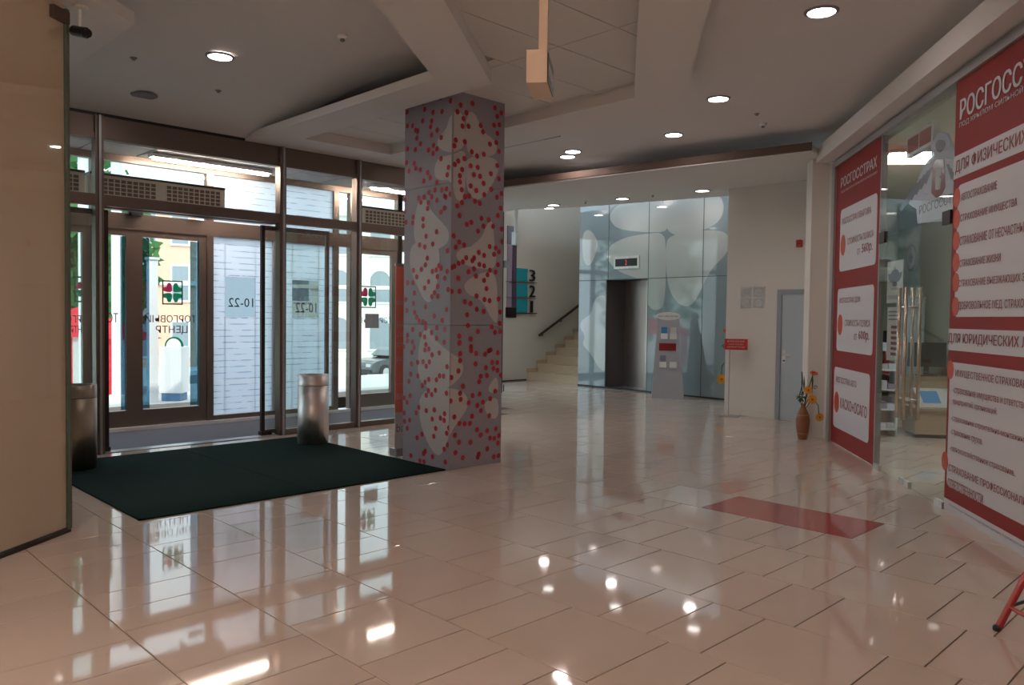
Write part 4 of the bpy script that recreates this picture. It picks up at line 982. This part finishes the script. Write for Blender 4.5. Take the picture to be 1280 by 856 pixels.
q = OD(1143, 322, 2.0); t = thing('wall_clock', 'round wall clock with silver rim on the office wall', 'clock', MS @ q)
def ring(M, c, r, d0, d1, n=28): return MB(M).plate([(c.x+r*math.cos(2*math.pi*k/n), c.z+r*math.sin(2*math.pi*k/n)) for k in range(n)], d0, d1)
q.y = -2.0; cr_ = .22
ring(MS, q, cr_, q.y, q.y+.05).build('rim', M_alug, t); ring(MS, q, cr_*.82, q.y+.05, q.y+.054).build('face', M_paper, t)
ring(MS, q, cr_*.40, q.y+.054, q.y+.056).build('dial_print', M_wp, t)
MB(MS).box(q.x-.008, q.x+.008, q.y+.056, q.y+.059, q.z, q.z+.15).build('hand', M_black, t); MB(MS).box(q.x, q.x+.10, q.y+.056, q.y+.059, q.z-.008, q.z+.008).build('hand', M_black, t)
# posters on the glass
def gposter(q0, q1, nm, label, dep=-.012):
    a = S(*q0); b = S(*q1); t = thing(nm, label, 'poster', MS @ Vector((a[0], dep, b[1])))
    MB(MS).box(a[0], b[0], dep-.003, dep, b[1], a[1]).build('sheet', M_paper, t); return t, a[0], b[0], b[1], a[1]
t, a, b, z0, z1 = gposter((1108,328), (1126,378), 'door_poster', 'white sheet with a grey eagle emblem on the glass door'); w = b-a; h = z1-z0
em = MB(MS); em.add([(a+w*x, -.0115, z0+h*y) for x, y in ((.5,.88),(.56,.78),(.62,.80),(.80,.70),(.95,.72),(.90,.58),(.76,.50),(.62,.50),(.66,.42),(.5,.38),(.34,.42),(.38,.50),(.24,.50),(.10,.58),(.05,.72),(.20,.70),(.38,.80),(.44,.78))], [tuple(range(18))]); em.build('emblem', M_slate, t)
lettering('ВХОД', MS, a+w*.28, a+w*.72, z0+h*.30, z0+h*.36, -.0112, M_letg, t, .0); lettering('СТРАХОВАНИЕ', MS, a+w*.05, a+w*.95, z0+h*.09, z0+h*.18, -.0112, M_slate, t, .02)
t, a, b, z0, z1 = gposter((1108,384), (1121,452), 'door_poster', 'white opening-hours sheet with dark blocks on the glass door'); w = b-a; h = z1-z0
for k in range(6): MB(MS).box(a+w*.35, a+w*.92, -.012, -.011, z0+h*(.10+.10*k), z0+h*(.155+.10*k)).build('dark_block', M_mar, t)
for k in range(3): MB(MS).box(a+w*.1, a+w*.9, -.012, -.011, z0+h*(.76+.07*k), z0+h*(.785+.07*k)).build('text_line', M_letg, t)
# die-cut emblem board behind the upper glass
dq = -.10
def SQ(x, y): p = OD(x, y, -dq); return (p.x, p.z)
c9 = lambda P: [SQ(1090+x*.1987, 130+y*.1987) for x, y in P]
t = thing('emblem_board', 'lilac die-cut eagle emblem board hanging behind the upper glass', 'sign', MS @ Vector((SQ(1150,290)[0], dq, SQ(1150,290)[1])))
out = [(432,178),(470,190),(492,235),(488,268),(515,285),(540,340),(580,420),(640,520),(660,560),(640,590),(600,610),(598,720),(285,750),(280,660),(225,625),(218,590),(240,560),(280,500),(300,445),(345,360),(375,330),(372,260),(390,225),(410,190)]
bo = MB(MS).plate(c9(out), dq-.02, dq).build('lilac_board', M_lilac, t)
MB(MS).plate(c9([(412,345),(455,345),(462,520),(440,570),(405,590),(375,560),(385,400),(395,360)]), dq, dq+.004).build('maroon_shield', M_mar, bo)
MB(MS).plate(c9([(410,405),(440,395),(438,450),(425,455),(438,470),(432,535),(402,540),(404,470)]), dq+.004, dq+.006).build('white_figure', M_white, bo)
MB(MS).plate(chaikin(c9([(405,235),(430,222),(460,230),(465,262),(440,300),(420,305),(400,280)]), 1), dq, dq+.003).build('crown_print', mat('mauve_print',(.42,.36,.48),.5), bo)
for k in range(6):
    x = 385-22*k; y = 395+26*k
    MB(MS).plate(c9([(x,y),(x-14,y-4),(x-60-8*k,y+95+8*k),(x-44-8*k,y+110+8*k)][:4]), dq, dq+.003).build('feather', mat('grey_feather',(.20,.20,.33),.5), bo)
for k in range(6):
    x = 470+16*k; y = 380+26*k
    MB(MS).plate(c9([(x,y),(x+14,y-4),(x+44+6*k,y+80+6*k),(x+30+6*k,y+95+6*k)]), dq, dq+.003).build('feather', mat('grey_feather',(.20,.20,.33),.5), bo)
a = c9([(300,640)])[0]; b = c9([(590,700)])[0]
lettering('РОСГОССТРАХ', MS, a[0], b[0], c9([(300,695)])[0][1], a[1], dq+.003, M_slate, bo, .02)
# red exit box behind the glass head
a = OD(1134, 152, .12); b = OD(1167, 152, .12); t = thing('lit_exit_box', 'small pale box sign with red print behind the glass head', 'sign', MS @ Vector((a.x, -.12, a.z)))
zc = a.z
MB(MS).box(a.x, b.x, -.17, -.12, 3.10, 3.30).build('box', M_wpaint, t)
for k in range(2): MB(MS).box(a.x+.04+(b.x-a.x-.06)/2*k, a.x+.01+(b.x-a.x-.06)/2*(k+1), -.12, -.117, 3.13, 3.27).build('red_print', mat('dull_red',(.48,.13,.13),.5), t)
# furniture
def mbox(nm, M, parent, m, *b): return MB(M).box(*b).build(nm, m, parent)
t = thing('low_cabinet', 'low beech cabinet near the office door', 'cabinet', MS @ Vector((-11.1, -1.6, 0)))
MB(MS).box(-11.35, -10.86, -1.95, -1.20, .05, .36).build('body', M_desk, t); MB(MS).box(-11.38, -10.83, -1.97, -1.18, .36, .39).build('top', M_desk, t); MB(MS).box(-11.32, -10.90, -1.92, -1.23, 0, .05).build('plinth', M_alud, t)
t = thing('brochure', 'white brochure with a blue picture lying tilted on the low cabinet', 'brochure', MS @ Vector((-11.0, -1.5, .39)))
MM = MS @ Matrix.Translation((-10.95, -1.52, .392)) @ Matrix.Rotation(math.radians(90), 4, 'Z') @ Matrix.Rotation(math.radians(-50), 4, 'X')
MB(MM).box(-.22, .24, -.004, .0, .004, .36).build('sheet', M_paper, t); MB(MM).box(-.04, .18, -.006, -.004, .08, .30).build('blue_picture', M_bluep, t); MB(MM).box(-.20, .22, .0, .004, .004, .10).build('stiffener', M_paper, t)
t = thing('office_desk', 'beech office desk behind the low cabinet', 'desk', MS @ Vector((-12.0, -1.5, 0)))
MB(MS).box(-12.35, -11.6, -1.98, -1.15, .72, .75).build('desk_top', M_desk, t)
MB(MS).box(-11.63, -11.61, -1.95, -1.18, .04, .72).build('front_board', M_desk, t); MB(MS).box(-12.33, -12.31, -1.95, -1.18, 0, .72).build('side_board', M_desk, t)
t = thing('monitor', 'black computer monitor on the office desk', 'monitor', MS @ Vector((-11.8, -1.6, .75)))
MB(MS).box(-11.82, -11.78, -1.90, -1.40, .88, 1.22).build('screen', M_black, t); MB(MS).box(-11.83, -11.80, -1.68, -1.62, .76, .90).build('neck', M_black, t); MB(MS).box(-11.92, -11.70, -1.76, -1.54, .75, .765).build('foot', M_black, t)
t = thing('office_chair', 'black high-backed office chair behind the desk', 'chair', MS @ Vector((-13.0, -1.4, 0)))
cx, cy = -13.05, -1.45
MB(MS).cbox(cx-.25, cx+.25, cy-.25, cy+.25, .44, .54, .03).build('seat', M_black, t); MB(MS).cbox(cx-.32, cx-.24, cy-.25, cy+.25, .58, 1.36, .03).build('backrest', M_black, t)
MB(MS).tube([(cx,cy,.06),(cx,cy,.45)], .03, 10).build('gas_column', M_alud, t); MB(MS).box(cx-.29, cx-.24, cy-.03, cy+.03, .5, .62).build('back_bracket', M_alud, t)
for k in range(5): a = 2*math.pi*k/5; MB(MS).tube([(cx,cy,.09),(cx+.30*math.cos(a),cy+.30*math.sin(a),.05)], .022, 6).build('star_leg', M_alud, t); MB(MS).ball((cx+.30*math.cos(a),cy+.30*math.sin(a),.028), .028, 8, 5).build('castor', M_black, t)
q = MS.inverted() @ onz(1099, 545); t = thing('display_rack', 'white leaflet rack standing inside the shop by the glass', 'rack', MS @ Vector((q.x, q.y, 0)))
for sy in (-.22, .20): MB(MS).box(q.x-.30, q.x, q.y+sy, q.y+sy+.02, 0, 1.25).build('side', M_wpaint, t)
for k in range(5):
    sh = MB(MS).box(q.x-.30, q.x, q.y-.20, q.y+.20, .08+.26*k, .10+.26*k).build('shelf', M_wpaint, t)
    for j in range(4): MB(MS).box(q.x-.16, q.x-.02-.01*(j%2), q.y-.19+.10*j, q.y-.10+.10*j, .10+.26*k, .17+.26*k+.02*((j*k)%3)).build('leaflet_stack', [M_paper, M_lilac, M_wp, M_white][(j+k)%4], sh)
q = OD(1143, 410, 1.75); t = thing('roller_banner', 'narrow pale blue upright banner inside the office', 'banner', MS @ Vector((q.x, q.y, 0)))
MB(MS).box(q.x-.004, q.x+.004, q.y-.14, q.y+.14, .06, 1.85).build('sheet', mat('pale_blue_sheet',(.38,.50,.58),.5), t); MB(MS).box(q.x-.08, q.x+.08, q.y-.15, q.y+.15, 0, .06).build('base', M_alug, t); MB(MS).box(q.x-.01, q.x+.01, q.y-.15, q.y+.15, 1.85, 1.88).build('top_bar', M_alug, t)
t = thing('red_box', 'red and white carton on the office desk', 'box', MS @ Vector((-12.3, -1.35, .75)))
MB(MS).box(-12.30, -12.1, -1.42, -1.18, .75, 1.20).build('carton', M_redplast, t); MB(MS).box(-12.1, -12.098, -1.40, -1.20, 1.03, 1.15).build('white_label', M_white, t)
# A-frame stand at the frame edge
p0 = onz(1246, 788); Rr = Vector((rt.x, rt.y, 0)).normalized(); Fw = Vector((fwd.x, fwd.y, 0)).normalized()
t = thing('folding_stand', 'red tubular folding sign stand with a black brace', 'stand', p0)
ap = p0+Rr*.34+Vector((0,0,.70))
for k in range(2):
    o = -Fw*.5*k
    MB().tube([p0+o, ap+o], .017, 10).build('leg', M_rtube, t); MB().tube([p0+Rr*.68+o, ap+o], .017, 10).build('leg', M_rtube, t)
    MB().ball(p0+o+Vector((0,0,.012)), .021, 8, 5).build('rubber_foot', M_black, t); MB().ball(p0+Rr*.68+o+Vector((0,0,.012)), .021, 8, 5).build('rubber_foot', M_black, t)
MB().tube([ap, ap-Fw*.5], .017, 10).build('top_bar', M_rtube, t)
a0 = p0+(ap-p0)*.17; b0 = p0+Rr*.68+(ap-p0-Rr*.68)*.42; MB().tube([a0, b0], .008, 6).build('brace', M_black, t)
MB().tube([a0, a0-Fw*.5], .010, 6).build('cross_bar', M_rtube, t)

# ================================================================== STREET
ZG = -1.4
gr = MB().box(-60, 90, YO+.1, 17, -2.0, -.02).build('pavement', M_ground, kind='structure', label='sunlit raised pavement outside the entrance', cat='pavement')
MB().box(-60, 90, 17, 120, -2.0, ZG).build('street', M_ground, kind='structure', label='lower sunlit street beyond the raised pavement', cat='street')
MB().box(2.0, 8.0, YO+.15, YO+1.9, -.02, -.005).build('entrance_mat', mat('blue_grey_mat',(.10,.17,.20),.95), None, (5,YO+1,-.02), 'blue-grey mat on the pavement before the outer doors', 'mat')
def G(x, dist): d = ray(x, 398); d.z = 0; d.normalize(); return Vector((d.x*dist, d.y*dist, -.02 if d.y*dist < 17 else ZG))
def tree(p, h, r, label, seed, n=900):
    rg = random.Random(seed); t = thing('tree', label, 'tree', p, 'street trees'); p = Vector(p)
    MB().tube([p, p+Vector((.1,.05,h*.35)), p+Vector((.0,.1,h*.75))], .16, 8, .06).build('trunk', M_bark, t)
    mb = MB()
    for k in range(n):
        d = Vector((rg.gauss(0,1), rg.gauss(0,1), rg.gauss(0,1))).normalized()*rg.random()**.4
        c = p+Vector((d.x*r, d.y*r, h*.62+d.z*h*.40)); a = Vector((rg.gauss(0,1), rg.gauss(0,1), rg.gauss(0,1))).normalized(); b = a.cross(Vector((rg.random(), rg.random(), rg.random()))).normalized()
        s_2 = .16+.14*rg.random(); mb.add([c-a*s_2, c+b*s_2*.5, c+a*s_2, c-b*s_2*.5], [(0,1,2,3)])
    mb.build('foliage', M_leaf, t)
tree(G(88, 24), 7.5, 1.9, 'leafy tree seen through the glass beside the booth', 1, 1300); tree(G(140, 30), 7.5, 1.5, 'leafy tree seen behind the white canopy post', 2, 1100)
tree(G(600, 34), 8, 2.6, 'leafy tree across the street behind the column', 4)
for q, ds, lb in (((105),15.5,'behind the booth-side door'), ((146),15.5,'seen through the open doorway')):
    p = G(q, ds); t = thing('canopy_post', 'white round canopy post on the pavement '+lb, 'post', p, 'white canopy posts')
    MB().lathe([(.16,0),(.16,.06),(.085,.08),(.085,4.2)], p, 16).build('shaft', M_wpaint, t); MB().box(p.x-.13, p.x+.13, p.y-.13, p.y+.13, 4.18, 4.26).build('head_plate', M_wpaint, t)
# striped stall
p = G(98, 16.5); t = thing('market_stall', 'red and white striped stall tent outside the entrance', 'stall', p)
MT = frame(p, Rr)
for k in range(9):
    u0 = -1.1+.25*k; MB(MT).box(u0, u0+.25, -.02, .02, .02, 1.12).build('stripe_panel', M_tentw if k in (1,4,7) else M_tentr, t)
for sgn in (-1,1): MB(MT).tube([(1.13*sgn if sgn > 0 else -1.1, 0, 0),(1.13*sgn if sgn > 0 else -1.1, 0, 1.5)], .02, 6).build('pole', M_wpaint, t)
mb = MB(MT); mb.add([(-1.15,.1,1.10),(1.20,.1,1.02),(1.0,-1.2,1.02),(-1.1,-1.2,1.5),(-.2,-.4,1.62)], [(0,1,4),(1,2,4),(2,3,4),(3,0,4)]); mb.build('canopy', M_tentr, t)
# small white kiosk box + figure sign
p = onz(212, 500); t = thing('white_cube_stand', 'white cube stand with a round sign on top outside the glass', 'stand', p)
MT = frame(p, Rr); MB(MT).box(-.18, .20, -.36, 0, .12, .92).build('cube', M_wpaint, t); MB(MT).box(-.15, .17, -.33, -.02, -.02, .12).build('blue_plinth', mat('blue_plinth',(.10,.22,.38),.5), t)
P = [(.16*math.cos(math.pi*k/12), .92+.17*math.sin(math.pi*k/12)) for k in range(13)]; rs = MB(MT).plate(P, -.2, -.17).build('round_sign', M_clgreen, t)
P = [(.13*math.cos(math.pi*k/12), .92+.14*math.sin(math.pi*k/12)) for k in range(13)]; MB(MT).plate(P, -.17, -.165).build('sign_face', M_wpaint, rs)
p = onz(207, 505); t = thing('barrier_post', 'square white post outside the clover door', 'post', p)
MB().box(p.x-.07, p.x+.07, p.y+.5, p.y+.64, -.02, 2.4).build('shaft', M_wpaint, t); MB().box(p.x-.09, p.x+.09, p.y+.48, p.y+.66, 2.4, 2.44).build('cap', M_wpaint, t)
# buildings
def building(c, w, dpt, h, m, label, cols, rows, arched=False, ww=.5):
    c = Vector(c); d = Vector((c.x, c.y, 0)).normalized(); M = frame(c, d.cross(ZV)); b = thing('building', label, 'building', c)
    MB(M).box(-w/2, w/2, -dpt, 0, 0, h).build('wall', m, b); MB(M).box(-w/2-.15, w/2+.15, -dpt-.1, .25, h, h+.3).build('cornice', M_plaster, b)
    MB(M).box(-w/2-.05, w/2+.05, -.1, .15, h*.5-.12, h*.5+.12).build('string_course', M_plaster, b)
    for i in range(cols):
        for j in range(rows):
            u = -w/2+w*(i+.5)/cols; z = h*(j+.5)/rows; hw = w/cols*ww/2; hh_ = h/rows*.30
            P = [(u-hw,z-hh_),(u+hw,z-hh_),(u+hw,z+hh_*.5)]
            if arched: P += [(u+hw*math.cos(math.pi*k/10), z+hh_*.5+hw*math.sin(math.pi*k/10)) for k in range(1,10)]
            else: P += [(u+hw,z+hh_),(u-hw,z+hh_)]
            P += [(u-hw,z+hh_*.5)]
            fr_ = MB(M).plate([(u+(x-u)*1.22, z+(y-z)*1.12) for x, y in P], 0, .10).build('window_frame', M_wpaint, b)
            MB(M).plate(P, .10, .12).build('window_pane', M_wglass, fr_)
building(G(205, 46), 3.2, 8, 9, M_salmon, 'narrow salmon building seen through the clover door', 2, 3)
building(G(500, 54), 16, 8, 9.5, M_plaster, 'pale plaster building with arched windows across the street', 6, 3, True)
building(G(-40, 62), 20, 8, 9, M_plaster, 'long pale building behind the street trees', 8, 3)
# parked car
def car(p, ang, label, M_car=M_car):
    p = Vector(p); M = frame(p, (math.cos(ang), math.sin(ang), 0)); t = thing('car', label, 'car', p)
    body = chaikin([(-2.0,.25),(-2.05,.60),(-1.95,.86),(-1.0,.93),(.85,.95),(1.9,.80),(2.08,.55),(2.02,.25)], 1)
    MB(M).plate(body, -.82, .82).build('body', M_car, t)
    cab = [(-1.75,.90),(-1.35,1.40),(-.2,1.48),(.35,1.40),(1.05,.92)]; cb = MB(M).plate(chaikin(cab,1), -.70, .70).build('cabin', M_car, t)
    for s_3 in (-.705,.705):
        for P in ([(-1.45,.95),(-1.18,1.32),(-.45,1.38),(-.45,.95)], [(-.38,.95),(-.38,1.38),(.25,1.33),(.78,.95)]):
            MB(M).plate(P, s_3-.004, s_3+.004).build('side_window', M_wglass, cb)
    for u in (-1.3,1.28):
        for v in (-.80,.80):
            w_ = MB(M).tube([(u,v-.1,.32),(u,v+.1,.32)], .32, 20).build('wheel', M_tyre, t); MB(M).tube([(u,v-.11,.32),(u,v+.11,.32)], .19, 14).build('hub_cap', M_hub, w_)
    for v in (-.55,.55): MB(M).box(1.90, 2.05, v-.16, v+.16, .56, .70).build('headlight', M_hub, t); MB(M).box(-2.06, -1.96, v-.14, v+.14, .62, .78).build('tail_light', M_redplast, t)
    MB(M).box(-2.10, 2.12, -.78, .78, .24, .40).build('bumper', M_black, t)
tree(Vector((-2.6, 23, ZG)), 8, 2.4, 'leafy tree outside the glazing behind the column, mirrored in the lift glass', 9, 1300)
tree(Vector((2.0, 20.5, ZG)), 8, 1.8, 'leafy tree on the pavement beyond the film-covered front', 10, 900)
car(Vector((8.2, 20.4, ZG)), math.radians(175), 'white car parked on the pavement, mirrored in the lift glass', M_wpaint)
pc = onz(475, 473, ZG); car((pc.x+1.25, pc.y+.6, ZG), math.radians(185), 'dark small car parked across the street')
